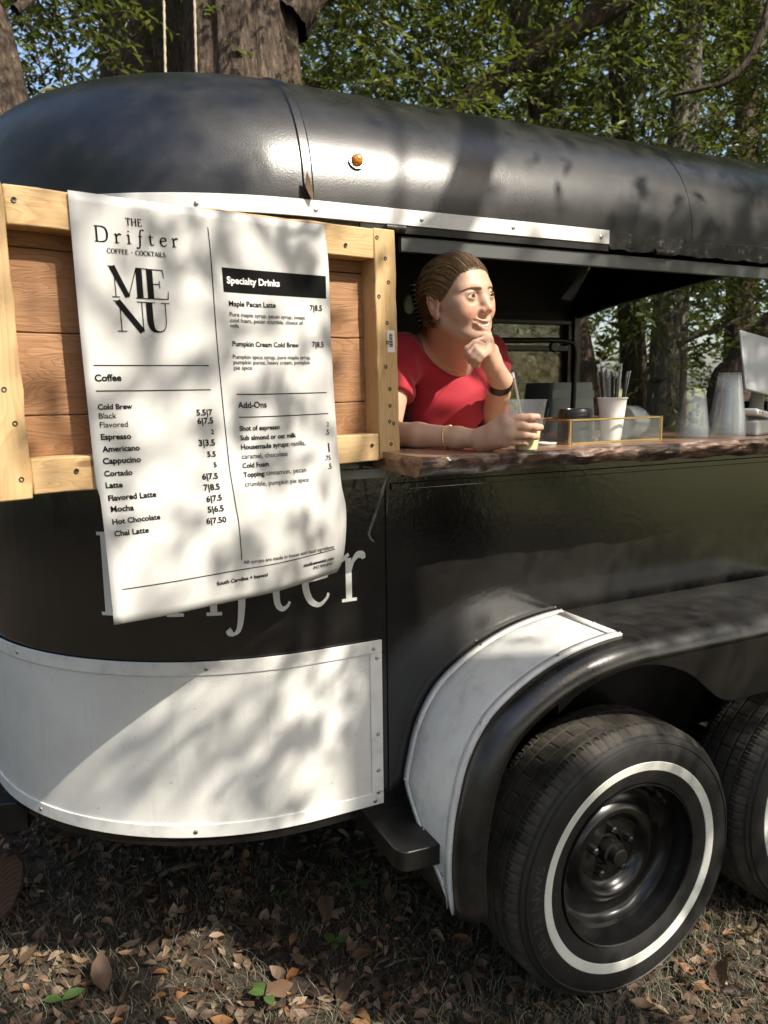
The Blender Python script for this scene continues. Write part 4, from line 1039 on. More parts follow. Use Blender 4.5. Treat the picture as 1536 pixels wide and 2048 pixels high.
for lo, hi in (((.003, -.0006, .005), (LB-.003, .0006, HB)), ((.003, DB-.0006, .005), (LB-.003, DB+.0006, HB)), ((-.0006, .004, .005), (.0006, DB-.004, HB)), ((LB-.0006, .004, .005), (LB+.0006, DB-.004, HB)), ((.004, .004, .001), (LB-.004, DB-.004, .0035))):
    MB().box(lo, hi).build('glass_pane', M['glass'], gb, 0)
def in_box(lx, ly): return (A[0]+math.cos(ang)*lx-math.sin(ang)*ly, A[1]+math.sin(ang)*lx+math.cos(ang)*ly, CZ+.0036)
# stack of black cup lids
ls = thing('lid_stack', 'stack of black cup lids at the left of the glass box', 'lids', in_box(.070, .058))
RL = .040
lid = None
for k in range(11):
    if lid is None:
        lid = MB().lathe([(0, .009), (RL*.6, .009), (RL*.64, .006), (RL*.8, .006), (RL*.86, .0105), (RL*.94, .010), (RL, .004), (RL*1.02, 0), (RL*.97, .0005), (0, .004)], 40).build('lid', M['blackplastic'], ls, 30)
    else: copy_of(lid, ls, (.0006*math.sin(k*2.1), .0006*math.cos(k*1.7), .0066*k))
# paper cup full of wrapped straws
pcx = .118*LB/.215; PC = in_box(.178, .045)
pc = thing('paper_cup', 'white paper cup standing in the glass box holding wrapped straws', 'cup', PC)
PH = .101
MB().lathe(cup_prof(.0235, .0345, PH, .0025, .001), 40).build('cup_wall', M['paper'], pc, 50)
ss = random.Random(4)
for k in range(26):
    a = ss.uniform(0, 6.28); rr = .024*math.sqrt(ss.random()); bx_, by_ = rr*.55*math.cos(a), rr*.55*math.sin(a)
    tx, ty = 1.55*rr*math.cos(a)+ss.uniform(-.006, .006), 1.55*rr*math.sin(a)+ss.uniform(-.006, .006); h = ss.uniform(.155, .178)+(.02 if k % 9 == 0 else 0)
    st = thing('wrapped_straw', 'dark straw in clear wrapper standing in the white paper cup', 'straw', (PC[0], PC[1], PC[2]), (0, 0, 0), 'wrapped straws in the paper cup')
    b0, b1 = np.array((bx_, by_, .006)), np.array((tx, ty, h))
    MB().tube([b0, b0+(b1-b0)*.93], .0024, 7).build('tube', M['blackplastic'], st, 40)
    d = (b1-b0); sx = np.array((math.cos(a+1.57), math.sin(a+1.57), 0)); w_ = .0044
    P = [[b0+d*t-sx*w_*(1+.2*math.sin(t*30+k)), b0+d*t+np.array((math.cos(a), math.sin(a), 0))*.003, b0+d*t+sx*w_*(1+.2*math.cos(t*26))] for t in (.25, .5, .75, .93, .97, 1.03)]
    MB().grid(P).build('wrapper', M['wrap'], st, 60)
# clear dome lids lying on their side in the box
dl = thing('dome_lids', 'stack of clear plastic dome lids lying sideways in the glass box', 'lids', in_box(.222, .050), (0, 0, ang+.05))
RD = .037; dm = None
for k in range(7):
    if dm is None:
        dm = MB().lathe([(RD+.003, 0), (RD+.003, .002), (RD, .003), (RD-.001, .010), (RD*.93, .018), (RD*.78, .027), (RD*.55, .033), (RD*.28, .036), (RD*.26, .0355), (0, .0355)], 40, 'x').build('dome_lid', M['cleardome'], dl, 50); dm.location = (0, 0, RD+.004)
    else: copy_of(dm, dl, (.0068*k, 0, RD+.004))
# black stirrer leaning out of the box
st = thing('black_stirrer', 'thin black stirrer leaning over the left rim of the glass box', 'stirrer', in_box(-.01, .07))
MB().tube([(-.004, 0, .004), (.012, .012, .052), (.020, .018, .078)], .0018, 7).build('stick', M['blackplastic'], st, 40)
# two stacks of upturned clear cups
def cup_stack(x, y, n, label, rb, rt, h, pitch):
    g, p = on_ct('cup_stack', label, 'cups', x, y, .035)
    me = MB().lathe([(0, h), (rb*.8, h), (rb*.9, h-.002), (rb, h), (rb+(rt-rb)*.12, h*.88), (rb+(rt-rb)*.5, h*.5), (rt, .004), (rt+.002, .004), (rt+.003, .001), (rt+.002, 0), (rt, .001)], 40).mesh('cup', 45)
    me.materials.append(M['clearstack'])
    for k in range(n):
        c = bpy.data.objects.new('cup', me); COL.objects.link(c); c.parent = g; c.location = (0, 0, pitch*k)
    return g, p
g1_, p1_ = cup_stack(1408, 878, 8, 'shorter stack of upturned clear plastic cups on the counter', .0245, .039, .092, .0042)
g2_, p2_ = cup_stack(1476, 878, 10, 'taller stack of upturned clear plastic cups next to the till', .0265, .042, .115, .0052)
# black box behind the cup stacks
bp = at_y(1520, 870, 1.70)
kb = thing('black_box', 'matt black box standing behind the taller cup stack', 'box', (bp[0]+.06, 1.70, CZ))
MB().box((-.10, -.05, 0), (.22, .08, .073)).build('carcass', M['blackplastic'], kb, 0, .004)
MB().box((-.101, -.051, .060), (.221, .081, .080)).build('lid', M['blackplastic'], kb, 0, .003)
# tablet till on a stand, and a card reader
tb = at_y(1490, 779, 1.50)
tl = thing('tablet_till', 'grey backed tablet till tilted on its stand at the right edge', 'tablet', (tb[0]+.12, 1.52, CZ))
tlt = MB().box((0, -.004, 0), (.25, .004, .185)).build('tablet', M['greyplastic'], tl, 0, .0035)
ex = Vector((.96, -.12, -.20)).normalized(); ez = Vector((.40, .34, .86)); ez = (ez-ex*ez.dot(ex)).normalized(); ey = ez.cross(ex)
tlt.matrix_basis = Matrix.Translation(Vector(tuple(tb))-tl.location) @ Matrix((ex, ey, ez)).transposed().to_4x4()
MB().box((.008, .0042, .008), (.242, .0052, .177)).build('screen', M['screen'], tlt, 0)
MB().tube([(.05, .08, 0), (.05, .075, .07), (.04, .06, .15)], [.035, .020, .018], 20).build('stand', M['greyplastic'], tl, 40)
MB().lathe([(0, 0), (.07, 0), (.07, .008), (.05, .014), (0, .016)], 32).build('foot', M['greyplastic'], tl, 40)
rp = on_counter(1500, 872)
cr = thing('card_reader', 'white card reader resting on its charging dock at the right edge', 'card reader', (rp[0]+.045, rp[1]+.03, CZ), (0, 0, .25))
MB().box((-.043, -.03, 0), (.05, .035, .040)).build('dock', M['greyplastic'], cr, 0, .007)
rd = MB().box((-.055, -.034, 0), (.06, .034, .016)).build('reader', M['whiteplastic'], cr, 0, .006); rd.location = (0, 0, .048); rd.rotation_euler = (0, R_(9), 0)
MB().box((-.048, -.028, .0162), (.054, .028, .0172)).build('screen', M['screen'], rd, 0)
for k in (-.012, .004):
    b = MB().tube([(0, 0, 0), (0, -.0012, 0)], .002, 8).build('port', M['blackplastic'], rd, 40); b.location = (-.03+k, -.0338, .008)
# ------------------------------------------------------------------ inside the trailer
# black tubular rack with a pale plastic bin hung behind it
t0 = at_y(1040, 681, 2.55); t1_ = at_y(1128, 682, 2.55); t2_ = at_y(1150, 700, 2.55); t3_ = at_y(1148, 770, 2.55); t4 = at_y(1142, 905, 2.55)
rk = thing('tube_rack', 'black tubular metal rack standing inside the trailer', 'rack', (t4[0], 2.55, .56))
wpart(MB().tube(smoothpath([t0+np.array((-.3, 0, -.002)), t0, t1_, t2_, t3_, t4, np.array((t4[0], 2.55, .58))], 6), .011, 12), 'hoop', M['blackplastic'], rk, 40)
wpart(MB().tube([np.array((t4[0]-.62, 2.55, 1.15)), np.array((t4[0], 2.55, 1.15))], .009, 10), 'crossbar', M['blackplastic'], rk, 40)
wpart(MB().tube([np.array((t0[0]-.3, 2.55, t0[2])), np.array((t0[0]-.3, 2.55, .58))], .011, 12), 'leg', M['blackplastic'], rk, 40)
wpart(MB().lathe([(0, -.008), (.016, -.008), (.021, -.003), (.021, .003), (0, .003)], 20, 'y', tuple(at_y(1107, 694, 2.53))), 'clamp_knob', M['blackplastic'], rk, 40)
q0, q1 = at_y(1074, 766, 2.75), at_y(1160, 766, 2.75); qb = at_y(1170, 905, 2.75)
bn = thing('plastic_bin', 'pale grey-blue plastic bin behind the black rack', 'bin', ((q0[0]+q1[0])/2, 2.75, .56))
hb = q0[2]-.56; wb = (q1[0]-q0[0])/2
P = []
for t, s_ in ((0, .80), (.1, .82), (.5, 1.06), (.72, 1.12), (.985, .98), (1.0, .96), (1.0, .9), (.96, .9)):
    w_ = wb*s_; d_ = .10*s_; c_ = .02; row = []
    for (sx, sy) in ((1, 1), (-1, 1), (-1, -1), (1, -1)):
        for a in np.linspace(0, math.pi/2, 4):
            a0 = {(1, 1): 0, (-1, 1): math.pi/2, (-1, -1): math.pi, (1, -1): 1.5*math.pi}[(sx, sy)]
            row.append((sx*(w_-c_)+c_*math.cos(a+a0), sy*(d_-c_)+c_*math.sin(a+a0), hb*t))
    P.append(row)
mb = MB().grid(P, closev=True); mb.f.append(tuple(range(len(P[0])))[::-1]); mb.build('tub', M['paleplastic'], bn, 40)
MB().box((-wb*.97, -.102, hb*.93), (wb*.97, -.095, hb*.965)).build('rim_band', M['paleplastic'], bn, 0, .002)
# steel canisters on the inner shelf behind the person
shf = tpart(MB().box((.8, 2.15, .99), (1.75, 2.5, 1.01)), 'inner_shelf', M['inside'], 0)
for x_, lab in ((918, 'tall brushed steel canister behind the red shirt, left of the pair'), (964, 'tall brushed steel canister behind the red shirt, nearer the bent arm')):
    p = at_y(x_, 870, 2.28)
    c = thing('steel_canister', lab, 'canister', (p[0], 2.28, 1.0105), group='steel canisters on the inner shelf'); c.scale = (1.55, 1.55, 1.72)
    MB().lathe([(0, 0), (.036, 0), (.038, .004)]+[(.038+.0012*(i % 2), .01+.0075*i) for i in range(27)]+[(.037, .218), (.034, .222), (0, .222)], 36).build('body', M['chrome'], c, 40)
    MB().lathe([(0, .2225), (.03, .2225), (.03, .236), (.012, .240), (.012, .252), (0, .252)], 30).build('lid', M['chrome'], c, 40)
# white oval plate and black-white banded hose on the dark wall
p = at_y(818, 608, 2.1)
ol = thing('white_oval_plate', 'small white oval plate hanging in the dark beside the banded hose', 'plate', tuple(p), (R_(90), 0, R_(-20)))
mb = MB(); mb.lathe([(0, .006), (.6, .006), (.9, .004), (1, 0), (.9, -.003), (0, -.003)], 32); o = mb.build('plate', M['whiteplastic'], ol, 40); o.scale = (.018, .029, 1)
MB().tube([(0, .028, 0), (0, .05, .001), (0, .09, 0)], .0015, 6).build('cord', M['blackplastic'], ol, 40)
hz = [at_y(x, y, 2.08) for x, y in ((826, 560), (829, 590), (834, 615), (841, 640), (850, 668), (862, 700))]
hs = thing('banded_hose', 'black and white banded hose hanging beside the white oval plate', 'hose', tuple(hz[0]))
hp = smoothpath(hz, 6); wpart(MB().tube(hp, .008, 10), 'tube', M['blackplastic'], hs, 40)
L_ = 0
for i in range(2, len(hp)-1, 2):
    d = (hp[i+1]-hp[i])*.5
    wpart(MB().tube([hp[i]-d*.5, hp[i]+d*.5], .0088, 10), 'white_band', M['whiteplastic'], hs, 40)
# ------------------------------------------------------------------ ground
def gz(x, y):
    return .010*np.sin(x*3.1+1.2)*np.cos(y*2.7)+.006*np.sin(x*7.3+y*5.1)+.004*np.sin(x*13.7-y*11.3)-.012
ax = np.concatenate([-np.geomspace(400, 2.2, 26), np.linspace(-2, 6, 130), np.geomspace(6.3, 400, 26)])
ay = np.concatenate([-np.geomspace(400, 2.2, 26), np.linspace(-2, 6, 130), np.geomspace(6.3, 400, 26)])
GX, GY = np.meshgrid(ax, ay, indexing='ij'); fall = np.clip(1-(np.hypot(GX-1, GY-1)-5)/6, 0, 1); GZ = gz(GX, GY)*fall-.002
nx_, ny_ = GX.shape; idx = np.arange(nx_*ny_).reshape(nx_, ny_)
Fq = np.stack([idx[:-1, :-1], idx[1:, :-1], idx[1:, 1:], idx[:-1, 1:]], -1).reshape(-1, 4)
tag(link_mesh('ground', np_mesh('ground', np.stack([GX, GY, GZ], -1).reshape(-1, 3), Fq, True), M['ground']), kind='structure')

def rand_rot(n, tilt, rg):
    """frames: forward f, side s, normal up n with random heading and tilt"""
    az = rg.uniform(0, 2*np.pi, n); z = np.zeros(n)
    f = np.stack([np.cos(az), np.sin(az), z], -1); up = np.stack([z, z, z+1], -1)+rg.normal(0, 1, (n, 3))*tilt[:, None]
    up /= np.linalg.norm(up, axis=1, keepdims=True); f -= up*(f*up).sum(1, keepdims=True); f /= np.linalg.norm(f, axis=1, keepdims=True)
    return f, np.cross(up, f), up
def leaf_litter(n, xy, rg, size=(.016, .062), tilt=.35, lift=.012):
    na, nc = 5, 3
    s_ = np.linspace(0, 1, na); w_ = np.array([.05, .78, 1.0, .72, .03])
    L = size[0]+(size[1]-size[0])*rg.random(n)**1.7; Wd = L*rg.uniform(.24, .58, n); curl = rg.normal(0, .55, n); cup = rg.normal(.25, .35, n); twist = rg.normal(0, .5, n)
    f, sd, up = rand_rot(n, np.full(n, tilt)*rg.uniform(.3, 1.4, n), rg)
    P0 = np.stack([xy[:, 0], xy[:, 1], gz(xy[:, 0], xy[:, 1])+rg.uniform(.002, lift, n)+.004], -1)
    V = np.zeros((n, na, nc, 3))
    for i in range(na):
        t = s_[i]-.5
        for j in range(nc):
            c = (j-1)*.5*w_[i]
            wob = .12*np.sin(i*2.2+L*900+j)
            hgt = curl*L*(t*t*1.3)+cup*Wd*(abs(c)*1.1)+twist*Wd*c*t*1.6+wob*Wd*.25
            V[:, i, j] = P0+f*(L*t)[:, None]+sd*(Wd*(c+(.06*np.sin(i*3+L*700) if j != 1 else 0)))[:, None]+up*hgt[:, None]
    base = (np.arange(n)*na*nc)[:, None, None]
    ii = np.arange(na*nc).reshape(na, nc); q = np.stack([ii[:-1, :-1], ii[1:, :-1], ii[1:, 1:], ii[:-1, 1:]], -1).reshape(1, -1, 4)
    return V.reshape(-1, 3), (base+q).reshape(-1, 4)
rg = np.random.default_rng(11)
n = 27000
xy = np.stack([rg.uniform(-1.0, 3.6, n), .75+3.6*rg.random(n)**1.5], -1)
V, F = leaf_litter(n, xy, rg)
tag(link_mesh('leaf_litter', np_mesh('leaf_litter', V, F, True), M['litter']), 'brown fallen leaves carpeting the ground under and before the trailer', 'leaves', kind='stuff')
# thin dry grass
n = 44000
gx, gy = rg.uniform(-1.0, 3.6, n*2), rg.uniform(.75, 3.0, n*2)
dens = .5+.5*np.sin(gx*4.1+1.3*np.sin(gy*3.3))*np.cos(gy*5.2+gx)+.25
keep = (rg.random(n*2) < np.clip(dens, .04, 1)) & (rg.random(n*2) < np.clip(1.35-(gy-1.1)*.8, .05, 1)); gx, gy = gx[keep][:n], gy[keep][:n]; n = len(gx)
L = rg.uniform(.02, .075, n); az = rg.uniform(0, 6.28, n); lean = rg.uniform(.3, 1.5, n); wd_ = rg.uniform(.0006, .0013, n); dr = np.stack([np.cos(az), np.sin(az), 0*az], -1); sd = np.stack([-np.sin(az), np.cos(az), 0*az], -1)
V = np.zeros((n, 5, 2, 3)); z0 = gz(gx, gy)
for i, t in enumerate((0, .3, .55, .8, 1)):
    th = lean*t*t
    c = np.stack([gx, gy, z0], -1)+dr*(L*t*np.sin(th*1.0+.2))[:, None]+np.array((0, 0, 1))*(L*t*np.cos(th)*.9)[:, None]+sd*(.25*L*np.sin(t*3+az*3))[:, None]*t
    V[:, i, 0] = c-sd*(wd_*(1-.8*t))[:, None]; V[:, i, 1] = c+sd*(wd_*(1-.8*t))[:, None]
ii = np.arange(10).reshape(5, 2); q = np.stack([ii[:-1, 0], ii[1:, 0], ii[1:, 1], ii[:-1, 1]], -1)[None]
tag(link_mesh('dry_grass', np_mesh('dry_grass', V.reshape(-1, 3), ((np.arange(n)*10)[:, None, None]+q).reshape(-1, 4), True), M['straw']), 'thin straw-coloured dry grass among the fallen leaves', 'grass', kind='stuff')
# larger leaves one can pick out
big = [((345, 1800), 'big pale brown curled leaf upright in the shade below the white panel'), ((498, 1862), 'big golden brown leaf in the brightest sun patch on the ground'), ((652, 1826), 'broad tan leaf right of the sunlit patch near the step'), ((455, 1822), 'folded brown leaf left of the sunlit patch'), ((770, 1805), 'narrow curled leaf under the fender tip'), ((855, 1828), 'small tan leaf standing beside the fender tip'), ((310, 1890), 'grey green flat leaf on the dry grass'), ((60, 1935), 'ragged orange brown leaf near the lower left edge'), ((930, 1990), 'dark rust leaf in front of the wheel'), ((1500, 1880), 'tan leaf beside the wheel at the right edge'), ((1440, 1960), 'pale leaf right of the tyre on the grass'), ((730, 1925), 'pale rounded leaf in the narrow sun streak'), ((560, 1985), 'bright straw coloured leaf in the lower sun patch'), ((200, 1960), 'long buff leaf lying at the lower left'), ((690, 1985), 'orange brown leaf at the bottom edge')]
for (x, y), lab in big:
    p = at_z(x, y, .004); rr = np.random.default_rng(int(x*7+y))
    V, F = leaf_litter(1, np.array([[p[0], p[1]]]), rr, (.085, .115), .5, .03)
    V = V-np.array((p[0], p[1], 0)); o = link_mesh('fallen_leaf', np_mesh('fallen_leaf', V, F, True), M['litter']); o.location = (p[0], p[1], .012)
    tag(o, lab, 'leaf', 'large fallen leaves')
# green seedlings
for (x, y), lab, nl, sz in (((722, 1778), 'small green seedling with paired leaves under the step', 4, .035), ((560, 1800), 'single green leaf shoot left of the step in shade', 2, .04), ((668, 1898), 'green seedling beside the narrow sun streak', 3, .045), ((532, 2000), 'dark green seedling at the bottom of the lawn', 4, .05), ((125, 2012), 'light green upright leaf at the lower left', 2, .06), ((1055, 2010), 'grass tuft with green blades before the wheel', 7, .07), ((335, 1700), 'green grass tuft under the white panel edge', 7, .05), ((1430, 1850), 'green grass tuft between the two wheels', 8, .06)):
    p = at_z(x, y, .0); r_ = thing('seedling', lab, 'seedling', (p[0], p[1], -.012), group='green seedlings in the litter')
    rr = np.random.default_rng(int(x)); tuft = 'tuft' in lab
    for k in range(nl):
        a = k*6.28/nl+rr.uniform(-.4, .4); L_ = sz*rr.uniform(.8, 1.2); el = rr.uniform(.5, 1.2) if tuft else rr.uniform(.1, .6); W_ = L_*(.035 if tuft else .28)
        d = np.array((math.cos(a)*math.cos(el), math.sin(a)*math.cos(el), math.sin(el))); s2 = np.array((-math.sin(a), math.cos(a), 0)); b0 = np.array((0, 0, .0 if tuft else .03))
        P = []
        for t, w in ((0, .15), (.25, .8), (.5, 1), (.75, .75), (1, .04)):
            c = b0+d*L_*t-np.array((0, 0, L_*.35*t*t)); P.append([c-s2*W_*w, c-np.array((0, 0, .1*W_)), c+s2*W_*w])
        MB().grid(P).build('blade' if tuft else 'leaf', M['green'], r_, 60)
    if not tuft: MB().tube([(0, 0, -.005), (.001, 0, .032)], .0012, 6).build('stem', M['green'], r_, 40)
# sticks
for a, b, r0, lab in (((318, 1752), (390, 1728), .007, 'pale short stick lying in the litter below the panel'), ((770, 1934), (850, 1916), .0025, 'thin grey twig lying before the wheel'), ((195, 1770), (245, 1772), .006, 'weathered broken stick in the leaves at left')):
    A_, B_ = at_z(*a, .012), at_z(*b, .012); m_ = (A_+B_)/2+np.array((0, .008, .003))
    o = MB().tube(smoothpath([A_, m_, B_], 4), [r0*(1+.2*math.sin(i*2.3)) for i in range(9)], 7).build('stick', M['bark_grey'], None, 40); tag(o, lab, 'stick')
# sawn log at the left edge
lp = at_z(-40, 1850, .0)
lg = thing('sawn_log', 'end of a sawn dark log at the lower left edge', 'log', (lp[0], lp[1], 0))
d = np.array((-.75, .66, 0)); R0 = .098; c0 = at_z(2, 1775, .10)-np.array((lp[0], lp[1], 0)); c0[2] = .1
rings = []
u_ = np.array((d[1], -d[0], 0)); 
for t in np.linspace(0, .9, 14):
    rings.append([c0+d*t+(R0*(1+.04*math.sin(3*a+t*9)+.02*math.sin(9*a)))*(math.cos(a)*u_+math.sin(a)*np.array((0, 0, 1))) for a in np.linspace(0, 2*math.pi, 40, endpoint=False)])
MB().grid(rings, closev=True).build('bark', M['bark'], lg, 60)
cf = MB(); cf.add([c0-d*.002+.86*(np.array(p)-c0) for p in rings[0]], [tuple(range(40))]); cf.build('cut_face', M['cutwood'], lg, 0)
cf = MB(); cf.grid([[c0-d*.002+.862*(np.array(p)-c0) for p in rings[0]], [np.array(p) for p in rings[0]]], closev=True); cf.build('bark_rim', M['bark'], lg, 0)

# ------------------------------------------------------------------ trees
def bark_tube(path, rad, n=40, ridge=.06, seed=0, sub=6):
    P = smoothpath(path, sub); N = len(P); Rd = np.interp(np.linspace(0, 1, N), np.linspace(0, 1, len(rad)), rad)
    rings = []; prev = None
    for i in range(N):
        t = P[min(i+1, N-1)]-P[max(i-1, 0)]; t /= np.linalg.norm(t); a = np.array((1., 0, 0)) if prev is None else prev
        u = a-t*(a@t); u /= np.linalg.norm(u); prev = u; w = np.cross(t, u); ring = []
        for k in range(n):
            an = 2*math.pi*k/n
            rr = Rd[i]*(1+ridge*(.6*math.sin(an*9+seed+1.3*math.sin(i*.35+seed))+.5*math.sin(an*17+i*.4+seed*2)-.7*abs(math.sin(an*14.5+.8*math.sin(i*.5+seed)+.5*math.sin(an*5))))+.05*math.sin(an*2+i*.2+seed)+.04*math.sin(an*3-i*.3))
            ring.append(P[i]+rr*(math.cos(an)*u+math.sin(an)*w))
        rings.append(ring)
    mb = MB().grid(rings, closev=True); mb.f.append(tuple(range((N-1)*n, N*n))); return mb
def leaves_np(C, per, sig, size, rg, droop=.3, flat=.75):
    n = len(C)*per; pos = np.repeat(C, per, 0)+rg.normal(0, 1, (n, 3))*np.array(sig)
    return leaf_mesh(pos, size, rg, droop, flat)
def leaf_mesh(pos, size, rg, droop=.3, flat=.75):
    n = len(pos); L = rg.uniform(*size, n); W = L*rg.uniform(.17, .26, n)
    f, sd, up = rand_rot(n, np.full(n, flat), rg); f[:, 2] -= droop*rg.random(n); f /= np.linalg.norm(f, axis=1, keepdims=True)
    bend = rg.uniform(-.1, .25, n)
    V = np.stack([pos, pos+f*(L*.45)[:, None]+sd*W[:, None]+up*(W*.3)[:, None], pos+f*L[:, None]-up*(L*bend)[:, None], pos+f*(L*.45)[:, None]-sd*W[:, None]+up*(W*.3)[:, None]], 1).reshape(-1, 3)
    b = np.arange(n)[:, None]*4
    F = np.concatenate([b+np.array([[0, 1, 2]]), b+np.array([[0, 2, 3]])], 0); return V, F
rt = np.random.default_rng(5)
trees = []
def tree(label, paths, mat='bark', leafmat='leaf'):
    """paths: [(name, path, radii, n)] first one is the trunk"""
    b = paths[0][1][0]; r_ = thing('oak_tree', label, 'tree', (b[0], b[1], 0), group='trees behind the trailer')
    for k, (nm_, p, rad, n_) in enumerate(paths):
        wpart(bark_tube([np.asarray(q_, float) for q_ in p], rad, n_, .06 if rad[0] > .1 else .03, k+b[0]), nm_, M[mat], r_, 60)
    trees.append((r_, np.array((b[0], b[1])), leafmat)); return r_
def up_from(x, y, D, x2, y2, D2, top=7.0):
    """trunk through two pixels, from the ground up"""
    a, b = at_d(x, y, D), at_d(x2, y2, D2); d = (b-a); d /= d[2] if abs(d[2]) > 1e-6 else 1
    return [a+d*(-a[2]-.05), a+d*(.6-a[2]), a, b, b+d*((top-b[2])*.5)+np.array((.05, 0, 0)), b+d*(top-b[2])]
bigp = up_from(484, 150, 5.0, 478, -20, 5.05, 6.5)
tree('massive furrowed oak trunk rising right behind the trailer nose', [('trunk', bigp, [.52, .42, .365, .37, .33, .22], 160),
     ('limb', [at_d(570, 40, 4.95), at_d(640, -60, 5.0), at_d(760, -200, 5.1), at_d(900, -420, 5.3)], [.17, .15, .12, .07], 40),
     ('limb', [at_d(870, 262, 5.9), at_d(960, 190, 5.8), at_d(1060, 110, 5.7), at_d(1230, 10, 5.7), at_d(1420, -120, 5.8)], [.10, .11, .10, .09, .07], 30),
     ('limb', [at_d(560, 190, 5.1), at_d(700, 260, 5.5), at_d(870, 262, 5.9)], [.16, .12, .10], 30)])
tree('shaded oak trunk behind and left of the massive trunk', [('trunk', up_from(295, 150, 6.3, 285, 0, 6.35, 6.5), [.55, .42, .36, .35, .3, .2], 70),
     ('limb', [at_d(250, 30, 6.3), at_d(150, -60, 6.2), at_d(20, -160, 6.0)], [.14, .10, .06], 24)])
tree('leaning oak trunk cut by the left picture edge', [('trunk', up_from(-10, 180, 4.4, -48, 0, 4.5, 6), [.22, .18, .16, .155, .13, .09], 60),
     ('limb', [at_d(30, 20, 4.5), at_d(75, -10, 4.6), at_d(150, -50, 4.8)], [.03, .02, .012], 12),
     ('branch', [at_d(52, -20, 5.4), at_d(62, 60, 5.4), at_d(85, 150, 5.35), at_d(98, 215, 5.3)], [.014, .010, .008, .005], 8),
     ('branch', [at_d(70, -20, 5.5), at_d(95, 70, 5.5), at_d(120, 140, 5.4), at_d(132, 200, 5.4)], [.012, .010, .007, .004], 8)])
tree('slender pale trunk seen through the serving window', [('trunk', up_from(1322, 860, 6.2, 1338, 600, 6.25, 6.5), [.16, .14, .13, .115, .10, .06], 40),
     ('limb', [at_d(1340, 700, 6.2), at_d(1385, 675, 6.1), at_d(1440, 655, 6.0), at_d(1520, 620, 5.9)], [.03, .022, .017, .01], 10)], 'bark_grey')
tree('twin slender trunk just right of the pale one in the window', [('trunk', up_from(1352, 860, 6.5, 1362, 600, 6.55, 6.5), [.10, .09, .08, .07, .06, .04], 30)], 'bark_grey')
tree('dark trunk left of the pale trunks in the window', [('trunk', up_from(1278, 860, 6.9, 1262, 620, 7.0, 6.5), [.16, .13, .12, .11, .09, .06], 36)])
tree('dark trunk beside the black rack in the window', [('trunk', up_from(1192, 860, 6.0, 1150, 640, 6.1, 6.0), [.16, .13, .11, .10, .08, .05], 36)])
tree('thick dark trunk leaning right behind the tablet', [('trunk', [at_d(1400, 1000, 5.6)*np.array((1, 1, 0)), at_d(1440, 800, 5.6), at_d(1470, 735, 5.6), at_d(1545, 650, 5.55), at_d(1680, 520, 5.5), at_d(1900, 300, 5.5)], [.15, .11, .095, .09, .085, .06], 36),
     ('branch', [at_d(1345, 190, 4.6), at_d(1400, 178, 4.55), at_d(1450, 165, 4.5), at_d(1492, 125, 4.45), at_d(1520, 70, 4.4), at_d(1545, -10, 4.4)], [.010, .016, .019, .020, .021, .024], 12)])
tree('background oak at the far right of the grove', [('trunk', up_from(1480, 600, 9.5, 1490, 300, 9.6, 7.5), [.2, .18, .16, .15, .12, .07], 30)])
tree('background oak in the middle of the grove', [('trunk', up_from(1120, 400, 9.0, 1100, 200, 9.1, 7.5), [.2, .18, .16, .15, .12, .07], 30)])
